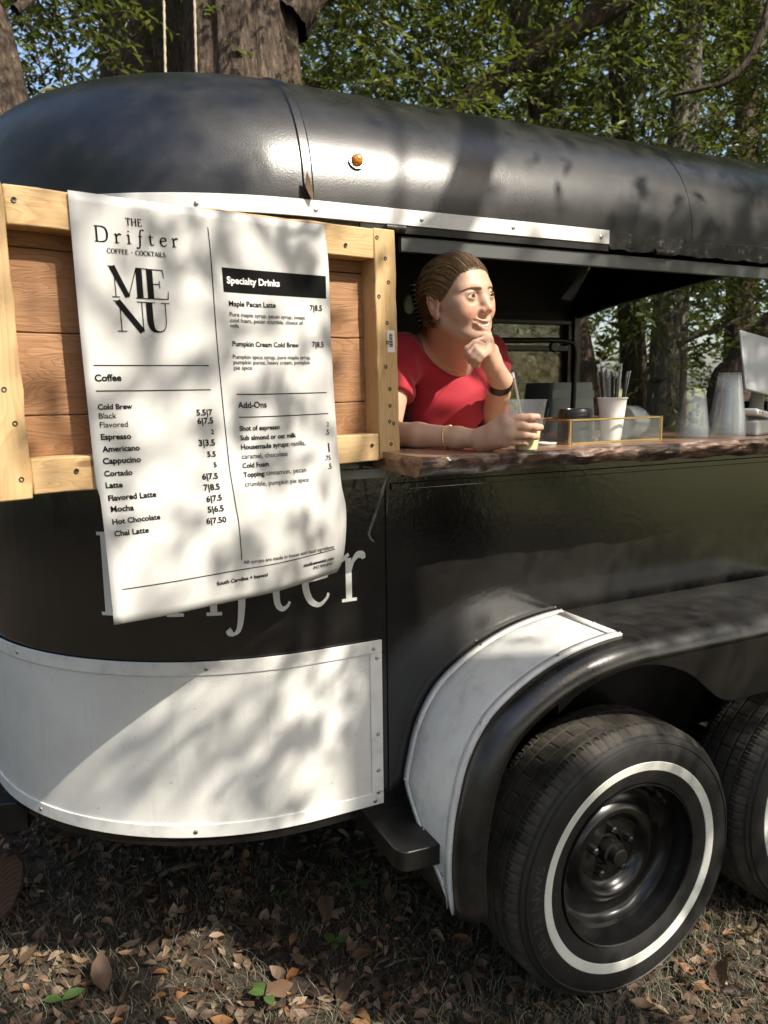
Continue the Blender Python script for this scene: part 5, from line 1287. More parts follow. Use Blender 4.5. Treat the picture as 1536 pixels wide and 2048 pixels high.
# crowns: clumps of leaves spread through the grove, each given to the tree it hangs from
def gap(x, y):
    """share of clumps kept where the photograph shows open sky"""
    if y > 740: return .2
    if y > 540 and x > 1080: return .42
    if 30 < x < 215 and y > 35: return .16
    if x < 380 and y < 180 and x > 200: return .5
    if 375 < x < 600 and y < 200: return .10
    if 1210 < x < 1275 and 205 < y < 275: return .05
    if 690 < x < 720 and 20 < y < 120: return .3
    return 1.0
def sprays(C, rg, twigs=8, nl=13, scale=(.75, 1.5)):
    """clumps made of drooping twigs with alternate leaves; returns leaves (V,F) and twigs (V,F)"""
    n = len(C)*twigs; csz = np.repeat(rg.uniform(*scale, len(C)), twigs)
    c = np.repeat(C, twigs, 0)+rg.normal(0, .16, (n, 3))*csz[:, None]
    d = rg.normal(0, 1, (n, 3)); d[:, 2] = d[:, 2]*.45-.15; d /= np.linalg.norm(d, axis=1, keepdims=True); L = rg.uniform(.22, .5, n)*csz
    sd = np.cross(d, (0, 0, 1.0)); sd /= np.linalg.norm(sd, axis=1, keepdims=True)+1e-9; up = np.cross(sd, d)
    base, dirs, ups, lens = [], [], [], []
    for k in range(nl):
        t = (k+.6)/nl; p = c+d*(L*t)[:, None]-np.array((0, 0, 1))*(L*.35*t*t)[:, None]
        s_ = 1 if k % 2 else -1; f = d*.75+sd*s_*rg.uniform(.35, .9, n)[:, None]+up*rg.normal(0, .3, n)[:, None]; f[:, 2] -= .25*rg.random(n)
        if k == nl-1: f = d.copy()
        f /= np.linalg.norm(f, axis=1, keepdims=True); base.append(p); dirs.append(f); ups.append(up+rg.normal(0, .35, (n, 3))); lens.append(rg.uniform(.042, .082, n)*csz*(1-.35*abs(t-.55)))
    pos, f, u, L2 = np.concatenate(base), np.concatenate(dirs), np.concatenate(ups), np.concatenate(lens)
    u -= f*(f*u).sum(1, keepdims=True); u /= np.linalg.norm(u, axis=1, keepdims=True)+1e-9; s2 = np.cross(u, f); W = L2*rg.uniform(.17, .27, len(L2)); bend = rg.uniform(0, .3, len(L2))
    V = np.stack([pos, pos+f*(L2*.45)[:, None]+s2*W[:, None]+u*(W*.25)[:, None], pos+f*L2[:, None]-u*(L2*bend)[:, None], pos+f*(L2*.45)[:, None]-s2*W[:, None]+u*(W*.25)[:, None]], 1).reshape(-1, 3)
    b = np.arange(len(pos))[:, None]*4; F = np.concatenate([b+np.array([[0, 1, 2]]), b+np.array([[0, 2, 3]])], 0)
    TV = []
    for t in (0, .5, 1):
        p = c+d*(L*t)[:, None]-np.array((0, 0, 1))*(L*.35*t*t)[:, None]; r = .0035*(1-.7*t)
        TV += [p+sd*r, p-sd*r*.5+up*r, p-sd*r*.5-up*r]
    TV = np.stack(TV, 1).reshape(-1, 3); tb = np.arange(n)[:, None]*9
    TF = np.concatenate([tb+np.array([[3*a_+i, 3*a_+(i+1) % 3, 3*a_+3+(i+1) % 3, 3*a_+3+i]]) for a_ in (0, 1) for i in range(3)], 0)
    return V, F, TV, TF
CC = []
def scatter(n, xr, yr, dr):
    out = []
    while len(out) < n:
        x, y = rt.uniform(*xr), rt.uniform(*yr)
        if rt.random() > gap(x, y): continue
        D = rt.uniform(*dr); p = at_d(x, y, D)
        if p[2] < .4: continue
        if p[1] < 4.3 and p[0] < 3.6: continue
        out.append(p)
    return np.array(out)
near = scatter(1500, (-500, 2300), (-900, 760), (4.6, 8.0))
far = scatter(1250, (-600, 2500), (-900, 800), (8.0, 15.0))
def assign(C):
    T2 = np.array([t[1] for t in trees]); return np.argmin(((C[:, None, :2]-T2[None])**2).sum(2), 1)
an, af = assign(near), assign(far)
top = scatter(700, (-600, 2300), (-2600, -700), (4.0, 9.0)); at_ = assign(top)
for k, (r_, b, lm) in enumerate(trees):
    Vs, Fs, o_ = [], [], 0
    Cn = near[an == k]
    if len(Cn):
        V, F, TV, TF = sprays(Cn, rt); Vs.append(V); Fs.append(F); o_ += len(V)
        o = link_mesh('twigs', np_mesh('twigs', TV, TF, False), M['bark'], r_); o['kind'] = 'stuff'; o.matrix_parent_inverse = Matrix.Translation(-Vector(r_.location))
    for C, per, sg, sz in ((far[af == k], 90, (.55, .55, .42), (.07, .15)), (top[at_ == k], 90, (.5, .5, .35), (.07, .12))):
        if len(C) == 0: continue
        V, F = leaves_np(C, per, sg, sz, rt); Vs.append(V); Fs.append(F+o_); o_ += len(V)
    if Vs:
        o = link_mesh('crown', np_mesh('crown', np.concatenate(Vs), np.concatenate(Fs), False), M[lm], r_); o['kind'] = 'stuff'
        o.matrix_parent_inverse = Matrix.Translation(-Vector(r_.location))
# distant sunlit tree line closing the view
C = []
while len(C) < 900:
    a = rt.uniform(-25, 80); D = rt.uniform(17, 30); x, y = D*math.sin(R_(a)), D*math.cos(R_(a)); hmax = 13.0 if a > 9 else 4.5
    C.append((x, y, .3+hmax*rt.random()**.8))
V, F = leaves_np(np.array(C), 120, (1.1, 1.1, .8), (.18, .34), rt)
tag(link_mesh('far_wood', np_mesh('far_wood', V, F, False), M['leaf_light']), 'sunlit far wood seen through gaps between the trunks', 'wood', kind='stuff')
# two ropes hanging from the canopy behind the roof
for (x, x2), lab in (((322, 331), 'left of two pale ropes hanging down before the oak trunks'), ((382, 393), 'right of two pale ropes hanging before the massive trunk')):
    a, b = at_d(x, -260, 4.2), at_d(x2, 160, 4.2); b2 = b+(b-a)*.5
    P = [a+(b2-a)*t for t in np.linspace(0, 1, 140)]; mb = MB()
    rings = []
    for i, p in enumerate(P): rings.append([p+.0068*(1+.18*math.sin(2*an_+i*1.3))*np.array((math.cos(an_), math.sin(an_), 0)) for an_ in np.linspace(0, 6.283, 10, endpoint=False)])
    o = mb.grid(rings, closev=True).build('hanging_rope', M['rope'], None, 60); tag(o, lab, 'rope', 'ropes hanging from the oak')
# dry leaf caught on the roof edge
lf = at_y(619, 373, 1.52); r_ = np.random.default_rng(3); V, F = leaf_litter(1, np.zeros((1, 2)), r_, (.055, .056), .01, .004)
o = link_mesh('caught_leaf', np_mesh('caught_leaf', V-V.mean(0), F, True), M['litter']); o.location = lf; o.rotation_euler = (R_(75), R_(70), R_(10)); tag(o, 'single tan leaf caught on the roof edge above the white rail', 'leaf')

# ------------------------------------------------------------------ the shade tree behind the viewer: out of view, its crown thinned to dapple the trailer
E1 = np.cross((0, 0, 1), SUN); E1 /= np.linalg.norm(E1); E2 = np.cross(SUN, E1)
def ab(P): P = np.asarray(P); return np.array((P@E1, P@E2))
lit = []   # (a, b, radius, share of leaves left)
def open_at(x, y, plane, r, keep):
    P = at_z(x, y, 0.0) if plane == 'g' else at_y(x, y, plane)
    if plane == 'g': r += .035
    q_ = ab(P); lit.append((q_[0], q_[1], r+.035, keep*.62))
for x, y, r, k_ in ((470, 225, .10, .25), (640, 280, .15, .03), (720, 280, .15, .03), (800, 320, .15, .03), (690, 370, .14, .05), (620, 200, .10, .2), (830, 250, .12, .06), (1030, 330, .11, .12), (1040, 260, .08, .2), (1190, 370, .09, .08), (1100, 400, .09, .08), (1290, 400, .08, .1), (1180, 300, .08, .15), (1380, 430, .07, .15), (930, 300, .05, .4), (590, 330, .1, .15)): open_at(x, y, 1.62, r, k_)
for x, y in ((430, 400), (560, 405), (700, 420), (830, 430), (1000, 450), (1130, 465)): open_at(x, y, 1.53, .09, .1)
for x, y in ((60, 420), (60, 600), (30, 800), (100, 760), (100, 920), (240, 440), (240, 600), (260, 760), (280, 920), (300, 1080), (400, 500), (400, 680), (430, 850), (440, 1020), (560, 520), (560, 700), (580, 860), (580, 1020), (700, 560), (720, 700), (740, 850), (775, 520), (780, 720), (780, 860)): open_at(x, y, 1.42, .13, .55)
for x, y, r in ((950, 560, .10), (960, 640, .09), (980, 700, .08), (980, 790, .08), (1010, 860, .09), (900, 880, .07), (830, 885, .06), (1080, 880, .09)): open_at(x, y, 1.5, r, .04)
for x, y in ((1150, 880), (1250, 850), (1350, 850), (1450, 850), (1000, 920), (1200, 915), (1400, 900)): open_at(x, y, 1.36, .10, .12)
for x, y in ((100, 1400), (250, 1420), (400, 1420), (550, 1430), (690, 1400), (150, 1560), (330, 1580), (520, 1560), (680, 1530)): open_at(x, y, 1.55, .13, .66)
for x, y in ((1300, 1215), (1400, 1210), (1500, 1190), (1440, 1250), (1350, 1260)): open_at(x, y, 1.42, .09, .2)
for x, y in ((870, 1290), (950, 1230), (1020, 1200), (900, 1220), (1100, 1180)): open_at(x, y, 1.53, .12, .05)
for x, y in ((880, 1480), (950, 1370), (1050, 1280), (1150, 1250), (860, 1560)): open_at(x, y, 1.42, .10, .12)
for x, y, r in ((1130, 1440, .11), (1060, 1560, .08), (1240, 1480, .09), (1320, 1290, .06), (1180, 1330, .06), (1290, 1560, .05), (1130, 1620, .05), (1200, 1920, .06)): open_at(x, y, 1.27, r, .22)
for x, y, r in ((500, 1865, .13), (565, 1965, .13), (430, 1930, .08), (715, 1880, .05), (740, 1950, .05), (1480, 1930, .13), (1440, 1990, .11), (60, 1930, .08), (600, 2010, .09), (420, 1860, .05), (1380, 2020, .1)): open_at(x, y, 'g', r, .03)
lit = np.array(lit)
tgt = [at_d(-200, 0, 7.0), at_d(1700, 0, 7.0), at_y(-100, 150, 1.6), at_y(1600, 150, 1.6), at_z(-150, 2048, 0), at_z(1700, 2048, 0), at_z(0, 1640, 0), at_z(1600, 1500, 0)]
q = np.array([ab(p) for p in tgt]); lo, hi = q.min(0)-.9, q.max(0)+.9
t0_ = float(np.array((.8, 1.4, .9))@SUN)
ncl = int((hi-lo).prod()*60)
ca = rt.uniform(lo, hi, (ncl, 2)); per = 46
pos2 = np.repeat(ca, per, 0)+rt.normal(0, .13, (ncl*per, 2)); tt = np.repeat(rt.uniform(2.9, 6.2, ncl), per)+rt.normal(0, .14, ncl*per)
kp = np.ones(len(pos2))
# leaves added to shade the grove are thinned in patches to let sun through
bt = max(ab(at_y(x_, y_, 1.9))[1] for x_, y_ in ((0, 150), (768, 200), (1536, 330)))
pn = np.sin(pos2[:, 0]*2.3+1.1*np.sin(pos2[:, 1]*1.7))*np.cos(pos2[:, 1]*2.1+.7*np.sin(pos2[:, 0]*2.9))+.5*np.sin(pos2[:, 0]*5.3+pos2[:, 1]*4.1)
kp = np.where(pos2[:, 1] > bt+.1, np.clip(.13-.5*pn, .02, .42), kp)
for a, b, r, k_ in lit:
    d = np.hypot(pos2[:, 0]-a, pos2[:, 1]-b)/r
    kp = np.minimum(kp, k_+(1-k_)*np.clip((d-.75)/.5, 0, 1))
sel = rt.random(len(pos2)) < kp; pos2, tt = pos2[sel], tt[sel]
pos = pos2[:, :1]*E1+pos2[:, 1:]*E2+(tt+t0_)[:, None]*SUN
V, F = leaf_mesh(pos, (.05, .095), rt)
ctr = pos.mean(0)
tb_ = np.array((4.3, -4.2, 0))
shade = thing('shade_oak', 'unseen oak behind the viewer, its crown shaped to dapple the trailer', 'tree', tuple(tb_))
wpart(bark_tube([tb_+np.array((0, 0, -.05)), tb_+np.array((-.1, .05, 1.2)), tb_+np.array((-.3, .2, 2.6)), tb_+np.array((-.7, .6, 4.2)), tb_+np.array((-1.1, 1.0, 6.0))], [.42, .33, .3, .25, .15], 40), 'trunk', M['bark'], shade, 60)
# one limb passes between sun and roof and draws the dark bar across it
def sunward(x, y, Y, t): return at_y(x, y, Y)+SUN*t
l1, l2, l3 = sunward(950, 255, 1.66, 2.7), sunward(935, 350, 1.58, 2.7), sunward(893, 470, 1.53, 2.7)
wpart(bark_tube([tb_+np.array((-.5, .4, 3.4)), l3+(l3-l2)*2.2+np.array((.25, -.3, -.1)), l3+(l3-l2)*.8, l3, l2, l1, l1+(l1-l2)*1.2, l1+(l1-l2)*3], [.14, .07, .055, .052, .052, .048, .045, .03], 16), 'limb', M['bark'], shade, 60)
l1, l2 = sunward(775, 230, 1.64, 4.6), sunward(790, 420, 1.54, 4.6)
wpart(bark_tube([l2+(l2-l1)*2, l2, l1, l1+(l1-l2)*2], [.014, .012, .012, .01], 8), 'limb', M['bark'], shade, 60)
o = link_mesh('crown', np_mesh('crown', V, F, False), M['leaf'], shade); o['kind'] = 'stuff'; o.matrix_parent_inverse = Matrix.Translation(-Vector(shade.location))

def patch_crown(region, n, name_root, seed):
    rg2 = np.random.default_rng(seed); (x0, x1), (y0, y1) = region; out = []
    while len(out) < n:
        x, y = rg2.uniform(x0, x1), rg2.uniform(y0, y1)
        if math.sin(x*1.1+.6*math.sin(y*.9))*math.cos(y*.8+.5)+.4*math.sin(x*2.3+y*1.7) < -.05: continue
        out.append(np.array((x, y, 0))+SUN*rg2.uniform(5.0, 8.0))
    V, F = leaves_np(np.array(out), 70, (.30, .30, .25), (.08, .13), rg2)
    o = link_mesh('crown', np_mesh('crown', V, F, False), M['leaf'], name_root); o['kind'] = 'stuff'; o.matrix_parent_inverse = Matrix.Translation(-Vector(name_root.location))
for (bx, by), reg, lab, sd in (((8.5, -8.0), ((2.2, 8.5), (-7.5, .2)), 'unseen oak added far behind the viewer at right to dapple the reflected lawn', 21), ((1.0, -9.0), ((-4.5, 2.2), (-7.5, -1.0)), 'unseen oak added far behind the viewer at left to dapple the reflected lawn', 22)):
    r_ = thing('lawn_shade_oak', lab, 'tree', (bx, by, 0))  # added out of view: its shade breaks up the lawn mirrored in the paint
    wpart(bark_tube([np.array((bx, by, -.05)), np.array((bx, by, 1.5)), np.array((bx-.2, by+.1, 3.0)), np.array((bx-.3, by+.3, 5.5))], [.4, .32, .28, .15], 36), 'trunk', M['bark'], r_, 60)
    patch_crown(reg, 560, r_, sd)

# unseen trees added round the viewer to darken the paint's reflections and sky fill
for k, (az_, D, lab) in enumerate(((-42, 8.5, 'unseen tree added ahead left to darken the reflections'), (-75, 8.0, 'unseen tree added on the left hand to darken the reflections'), (-105, 8.5, 'unseen tree added behind left to darken the reflections'), (-135, 10, 'unseen tree added far behind left to darken the reflections'), (-165, 13, 'unseen tree added straight behind to darken the reflections'), (165, 16, 'unseen tree added behind right to darken the reflections'), (100, 14, 'unseen tree added on the right hand to darken the reflections'))):
    bx, by = D*math.sin(R_(az_)), D*math.cos(R_(az_)); r_ = thing('reflection_tree', lab, 'tree', (bx, by, 0), group='unseen trees added for the reflections'); rg3 = np.random.default_rng(40+k)
    wpart(bark_tube([np.array((bx, by, -.05)), np.array((bx, by, 1.5)), np.array((bx-.2, by+.1, 3.5)), np.array((bx, by, 6.0))], [.34, .27, .22, .12], 24), 'trunk', M['bark'], r_, 60)
    n_ = 150; th_ = rg3.uniform(0, 6.283, n_); rr_ = 3.2*np.sqrt(rg3.random(n_)); C = np.stack([bx+rr_*np.cos(th_), by+rr_*np.sin(th_), rg3.uniform(.9, 8.5, n_)], -1)
    V, F = leaves_np(C, 60, (.45, .45, .4), (.13, .24), rg3)
    o = link_mesh('crown', np_mesh('crown', V, F, False), M['leaf'], r_); o['kind'] = 'stuff'; o.matrix_parent_inverse = Matrix.Translation(-Vector(r_.location))
# ------------------------------------------------------------------ person: one continuous body grown as a distance field
class Field:
    def __init__(s, lo, hi, h):
        s.lo = np.array(lo, float); s.h = h; s.n = np.ceil((np.array(hi)-s.lo)/h).astype(int)+1
        s.D = np.full(tuple(s.n), 1.0, np.float32)
    def _sub(s, lo, hi, pad):
        a = np.clip(np.floor((np.array(lo)-pad-s.lo)/s.h).astype(int), 0, s.n); b = np.clip(np.ceil((np.array(hi)+pad-s.lo)/s.h).astype(int)+1, 0, s.n)
        if np.any(b <= a): return None
        ax = [s.lo[i]+s.h*np.arange(a[i], b[i]) for i in range(3)]
        X, Y, Z = np.meshgrid(*ax, indexing='ij', sparse=True); return tuple(slice(a[i], b[i]) for i in range(3)), X.astype(np.float32), Y.astype(np.float32), Z.astype(np.float32)
    def op(s, sl, d, k, mode):
        A = s.D[sl]
        if mode == 'add':
            if k > 0:
                h = np.maximum(k-np.abs(A-d), 0)/k; s.D[sl] = np.minimum(A, d)-h*h*k*.25
            else: s.D[sl] = np.minimum(A, d)
        elif mode == 'sub':
            h = np.maximum(k-np.abs(A+d), 0)/k if k > 0 else 0; s.D[sl] = np.maximum(A, -d)+h*h*k*.25
        elif mode == 'cut': s.D[sl] = np.maximum(A, d)
    def cone(s, a, b, ra, rb, k=.012, mode='add'):
        a, b = np.array(a, float), np.array(b, float); R = max(ra, rb)
        q = s._sub(np.minimum(a, b)-R, np.maximum(a, b)+R, max(k*1.5, .012)+.004)
        if q is None: return
        sl, X, Y, Z = q; d = b-a; L2 = d@d+1e-12
        t = np.clip(((X-a[0])*d[0]+(Y-a[1])*d[1]+(Z-a[2])*d[2])/L2, 0, 1)
        dist = np.sqrt((X-a[0]-t*d[0])**2+(Y-a[1]-t*d[1])**2+(Z-a[2]-t*d[2])**2)-(ra+(rb-ra)*t); s.op(sl, dist, k, mode)
    def ell(s, c, axes, rad, k=.012, mode='add'):
        """axes 3x3 rows = local axes, rad along them"""
        c = np.array(c, float); R = max(rad); q = s._sub(c-R, c+R, max(k*1.5, .012)+.004)
        if q is None: return
        sl, X, Y, Z = q; A = np.array(axes, float); x, y, z = X-c[0], Y-c[1], Z-c[2]
        u = [(A[i][0]*x+A[i][1]*y+A[i][2]*z) for i in range(3)]
        k0 = np.sqrt(sum((u[i]/rad[i])**2 for i in range(3))); k1 = np.sqrt(sum((u[i]/rad[i]**2)**2 for i in range(3)))+1e-6
        s.op(sl, k0*(k0-1)/k1, k, mode)
    def chain(s, pts, rads, k=.01, mode='add'):
        for i in range(len(pts)-1): s.cone(pts[i], pts[i+1], rads[i], rads[i+1], k, mode)
    def sample(s, P):
        g = (np.asarray(P)-s.lo)/s.h; i = np.clip(np.floor(g).astype(int), 0, s.n-2); f = np.clip(g-i, 0, 1); o = 0
        for dx in (0, 1):
            for dy in (0, 1):
                for dz in (0, 1):
                    w = (f[..., 0] if dx else 1-f[..., 0])*(f[..., 1] if dy else 1-f[..., 1])*(f[..., 2] if dz else 1-f[..., 2])
                    o = o+w*s.D[i[..., 0]+dx, i[..., 1]+dy, i[..., 2]+dz]
        return o
    def mesh(s):
        D = s.D; S = D < 0; n = D.shape
        cs = np.zeros(tuple(x-1 for x in n), np.uint8)
        for dx in (0, 1):
            for dy in (0, 1):
                for dz in (0, 1): cs += S[dx:n[0]-1+dx, dy:n[1]-1+dy, dz:n[2]-1+dz]
        act = (cs > 0) & (cs < 8); I = np.argwhere(act); m = len(I)
        idx = np.full(act.shape, -1, np.int32); idx[tuple(I.T)] = np.arange(m)
        acc = np.zeros((m, 3)); cnt = np.zeros(m)
        for ax in range(3):
            o = [a for a in range(3) if a != ax]
            for u in (0, 1):
                for v in (0, 1):
                    c0 = np.zeros(3, int); c0[o[0]] = u; c0[o[1]] = v; c1 = c0.copy(); c1[ax] = 1
                    d0 = D[tuple((I+c0).T)]; d1 = D[tuple((I+c1).T)]; e = (d0 < 0) != (d1 < 0)
                    t = np.where(e, d0/(d0-d1+1e-12), 0); p = np.tile(c0.astype(float), (m, 1)); p[:, ax] += t
                    acc[e] += p[e]; cnt[e] += 1
        V = (I+acc/np.maximum(cnt, 1)[:, None])*s.h+s.lo
        Fs = []
        for ax in range(3):
            o = [a for a in range(3) if a != ax]
            sl0 = [slice(1, n[a]-1) for a in range(3)]; sl0[ax] = slice(0, n[ax]-1); sl1 = list(sl0); sl1[ax] = slice(1, n[ax])
            A, B = S[tuple(sl0)], S[tuple(sl1)]; E = np.argwhere(A != B); pos = E.copy()
            pos[:, o[0]] += 1; pos[:, o[1]] += 1
            fl = A[tuple(E.T)]; q = []
            for u, v in ((-1, -1), (0, -1), (0, 0), (-1, 0)):
                c = pos.copy(); c[:, o[0]] += u; c[:, o[1]] += v; q.append(idx[tuple(c.T)])
            q = np.stack(q, 1); flip = fl if ax != 1 else ~fl
            q[~flip] = q[~flip][:, ::-1]; Fs.append(q)
        F = np.concatenate(Fs); return V, F[(F >= 0).all(1)]
# ---- pose
FH, RH = np.array((FWD[0], FWD[1], 0)), np.array((RGT[0], RGT[1], 0)); FH /= np.linalg.norm(FH); RH /= np.linalg.norm(RH)
th = R_(40)
HF = -math.cos(th)*FH+math.sin(th)*RH                       # way the face points
HL = np.cross((0, 0, 1), HF)                                # her left
HU = np.array((0, 0, 1.0))
rl = R_(6); HL, HU = HL*math.cos(rl)+HU*math.sin(rl), HU*math.cos(rl)-HL*math.sin(rl)
pt = R_(3); HF, HU = HF*math.cos(pt)+HU*math.sin(pt), HU*math.cos(pt)-HF*math.sin(pt)
HS = .94; HC = at_y(911, 613, 1.545)
AX = np.array((HF, HL, HU))
def hp(f, l, u): return HC+HS*(HF*f+HL*l+HU*u)
def he(F_, c, rad, k=.01, mode='add', ax=None): F_.ell(hp(*c), AX if ax is None else ax, [r*HS for r in rad], k*HS, mode)
def hc(F_, a, b, ra, rb, k=.01, mode='add'): F_.cone(hp(*a), hp(*b), ra*HS, rb*HS, k*HS, mode)
B_ = Field((.66, 1.20, 1.30), (1.24, 1.98, 1.87), .0022)
# skull and face
he(B_, (-.004, 0, .034), (.086, .071, .080), .0)
he(B_, (.036, 0, -.008), (.056, .0585, .082), .03)
he(B_, (.044, 0, .048), (.040, .052, .036), .03)
for l in (-1, 1):
    hc(B_, (.012, l*.047, -.040), (.070, l*.012, -.080), .018, .017, .022)
    he(B_, (.060, l*.036, -.018), (.024, .021, .022), .022)
    he(B_, (.058, l*.046, .004), (.018, .013, .012), .018)     # cheek bone
    hc(B_, (.083, l*.012, .031), (.066, l*.046, .034), .0085, .0075, .016)
he(B_, (.082, 0, -.080), (.015, .016, .014), .018)              # chin
for l in (-1, 1): he(B_, (.101, l*.031, .013), (.020, .0165, .0115), .014, 'sub')
hc(B_, (.0875, 0, .028), (.0965, 0, .0), .0080, .0078, .018)
hc(B_, (.0965, 0, .0), (.1055, 0, -.0185), .0078, .0096, .012)
for l in (-1, 1):
    he(B_, (.0955, l*.0112, -.0235), (.0090, .0066, .0070), .009)
    he(B_, (.1015, l*.0058, -.0310), (.0046, .0028, .0032), .003, 'sub')
# lids round the eyeballs
for l in (-1, 1):
    he(B_, (.0800, l*.0315, .0125), (.0135, .0145, .0132), .006)
    e_ = [(.0930, l*.0192, .0100), (.0955, l*.0310, .0132), (.0880, l*.0448, .0130)]
    hc(B_, e_[0], e_[1], .0020, .0047, .0012, 'sub'); hc(B_, e_[1], e_[2], .0047, .0016, .0012, 'sub')
# smiling mouth: lips, then the opening
MO = [(.0925-17*l*l, l, -.0550+21*l*l) for l in np.linspace(-.029, .029, 9)]
for i in range(8):
    a, b = MO[i], MO[i+1]; m0, m1 = 1-abs(a[1])/.033, 1-abs(b[1])/.033
    hc(B_, (a[0]+.001, a[1], a[2]+.0062*m0+.001), (b[0]+.001, b[1], b[2]+.0062*m1+.001), .0018+.0030*m0, .0018+.0030*m1, .007)
    hc(B_, (a[0]-.001, a[1], a[2]-.0085*m0-.001), (b[0]-.001, b[1], b[2]-.0085*m1-.001), .0020+.0034*m0, .0020+.0034*m1, .008)
for i in range(8):
    a, b = MO[i], MO[i+1]; m0, m1 = max(0, 1-(a[1]/.0295)**2), max(0, 1-(b[1]/.0295)**2)
    for f in (0, .008): hc(B_, (a[0]+f, a[1], a[2]-.0005), (b[0]+f, b[1], b[2]-.0005), .0012+.0052*m0, .0012+.0052*m1, .0015, 'sub')
for l in (-1, 1):                                              # smile folds
    hc(B_, (.098, l*.0185, -.026), (.083, l*.0335, -.045), .0012, .0016, .007, 'sub')
# ears
for l in (-1, 1):
    eax = np.array((HF*.98+HL*l*-.16, HL*.98+HF*l*.16, HU)); eax[0] /= np.linalg.norm(eax[0]); eax[1] /= np.linalg.norm(eax[1])
    he(B_, (.004, l*.0755, .010), (.0165, .0060, .030), .004, 'add', eax)
    he(B_, (.007, l*.0725, -.018), (.0085, .0055, .011), .006, 'add', eax)
    he(B_, (.008, l*.0805, .012), (.0090, .0048, .0175), .003, 'sub', eax)
    hc(B_, (.007, l*.0805, .016), (.0, l*.0815, .024), .002, .002, .004)
    rim_ = [(.016, .030), (.008, .039), (-.004, .040), (-.011, .030), (-.012, .014), (-.008, -.002), (-.001, -.016)]
    for (f0, u0), (f1, u1) in zip(rim_[:-1], rim_[1:]): hc(B_, (f0, l*.0790, u0), (f1, l*.0790, u1), .0026, .0026, .0025)
# neck, shoulders
NB = at_y(884, 712, 1.70)
B_.cone(hp(-.026, 0, -.030), NB, .051*HS, .052, .02)
B_.cone(hp(.010, 0, -.065), at_y(915, 745, 1.66), .030, .030, .03)
SHR, SHL = at_y(800, 714, 1.67), at_y(985, 712, 1.83)
B_.cone(NB, SHR, .045, .041, .03); B_.cone(NB, SHL, .045, .044, .03)
B_.cone(NB, NB+np.array((.03, .02, -.08)), .07, .06, .05)
# right arm: forearm on the counter, hand on the cup
ELR = at_y(772, 862, 1.60); ELR[2] = CZ+.031
WRR = at_y(968, 868, 1.372); WRR[2] = CZ+.025
B_.cone(SHR, ELR, .038, .032, .02)
mid = ELR*.65+WRR*.35
B_.chain([ELR, mid, WRR*.75+ELR*.25, WRR], [.029, .0275, .0225, .0195], .012)
cc = np.array((CUP[0], CUP[1], CZ))
def cup_r(z): return CUP_RB+(CUP_RT-CUP_RB)*(z-CZ)/CUP_H
def round_cup(ang, z, gap): r = cup_r(z)+gap; return np.array((cc[0]+r*math.cos(ang), cc[1]+r*math.sin(ang), z))
# palm between wrist and the cup's left side
PK = [at_y(1012, 838, 1.312), at_y(1019, 853, 1.298), at_y(1018, 869, 1.296), at_y(1011, 884, 1.304)]      # knuckles
PM = [WRR*.45+k_*.55 for k_ in PK]
for k_ in range(4): B_.chain([WRR+np.array((0, 0, .006-.005*k_)), PM[k_], PK[k_]], [.020, .0155, .0115 if k_ < 3 else .0100], .012)
for k_ in range(3): B_.cone(PK[k_], PK[k_+1], .0100, .0092, .010)
a0 = math.atan2(PK[1][1]-cc[1], PK[1][0]-cc[0])
FING = []
for k_, (tip, fr) in enumerate((((1074, 834), .0083), ((1082, 855), .0085), ((1076, 874), .0080), ((1052, 888), .0070))):
    zt = at_y(*tip, 1.288)[2]; zt = max(zt, CZ+.012); zk = PK[k_][2]
    pts = [PK[k_]]
    # wrap: follow the cup wall on the viewer's side
    ak = math.atan2(PK[k_][1]-cc[1], PK[k_][0]-cc[0]); tipw = at_y(*tip, 1.288); at2 = math.atan2(tipw[1]-cc[1], tipw[0]-cc[0])
    if at2 < ak: at2 += 2*math.pi
    for t in (.38, .72, 1.0):
        z = zk+(zt-zk)*t; pts.append(round_cup(ak+(at2-ak)*t, z, fr*(1.12 if t < .5 else 1.0)))
    FING.append((pts, fr)); B_.chain(pts, [fr*1.16, fr*1.08, fr*.98, fr*.86], .003)
# thumb round the back of the cup
TH = [PM[0]+np.array((.004, .012, -.002)), round_cup(math.pi*.86, CZ+.062, .013), round_cup(math.pi*.62, CZ+.060, .009), round_cup(math.pi*.45, CZ+.056, .0075)]
B_.chain([WRR+np.array((.01, .012, 0))]+TH, [.018, .014, .0105, .0095, .008], .008)
# left arm: elbow on the counter, fist under the chin
ELL = at_y(988, 884, 1.66); ELL[2] = CZ+.034
chin = hp(.080, -.004, -.094)
WRL = at_y(1000, 762, 1.50)
B_.cone(SHL, ELL, .040, .034, .02)
B_.chain([ELL, ELL*.62+WRL*.38, ELL*.25+WRL*.75, WRL], [.033, .033, .026, .0215], .012)
HKN = at_y(972, 688, 1.44)                                      # knuckle row under the chin
side = RH*.25+FH*.95; side /= np.linalg.norm(side)
HK = [HKN+np.array((0, 0, 0))+(-RH*.006+FH*.010)*(1.5-j)+np.array((0, 0, .004))*(1.5-j)*0 for j in range(4)]
HK = [at_y(974, 679, 1.442), at_y(974, 686, 1.431), at_y(973, 694, 1.421), at_y(971, 704, 1.413)]
for j in range(4): B_.chain([WRL+np.array((0, -.004*j+.006, 0)), WRL*.45+HK[j]*.55+np.array((0, .004, 0)), HK[j]], [.0215, .0165, .0115], .012)
for j in range(3): B_.cone(HK[j], HK[j+1], .011, .010, .010)
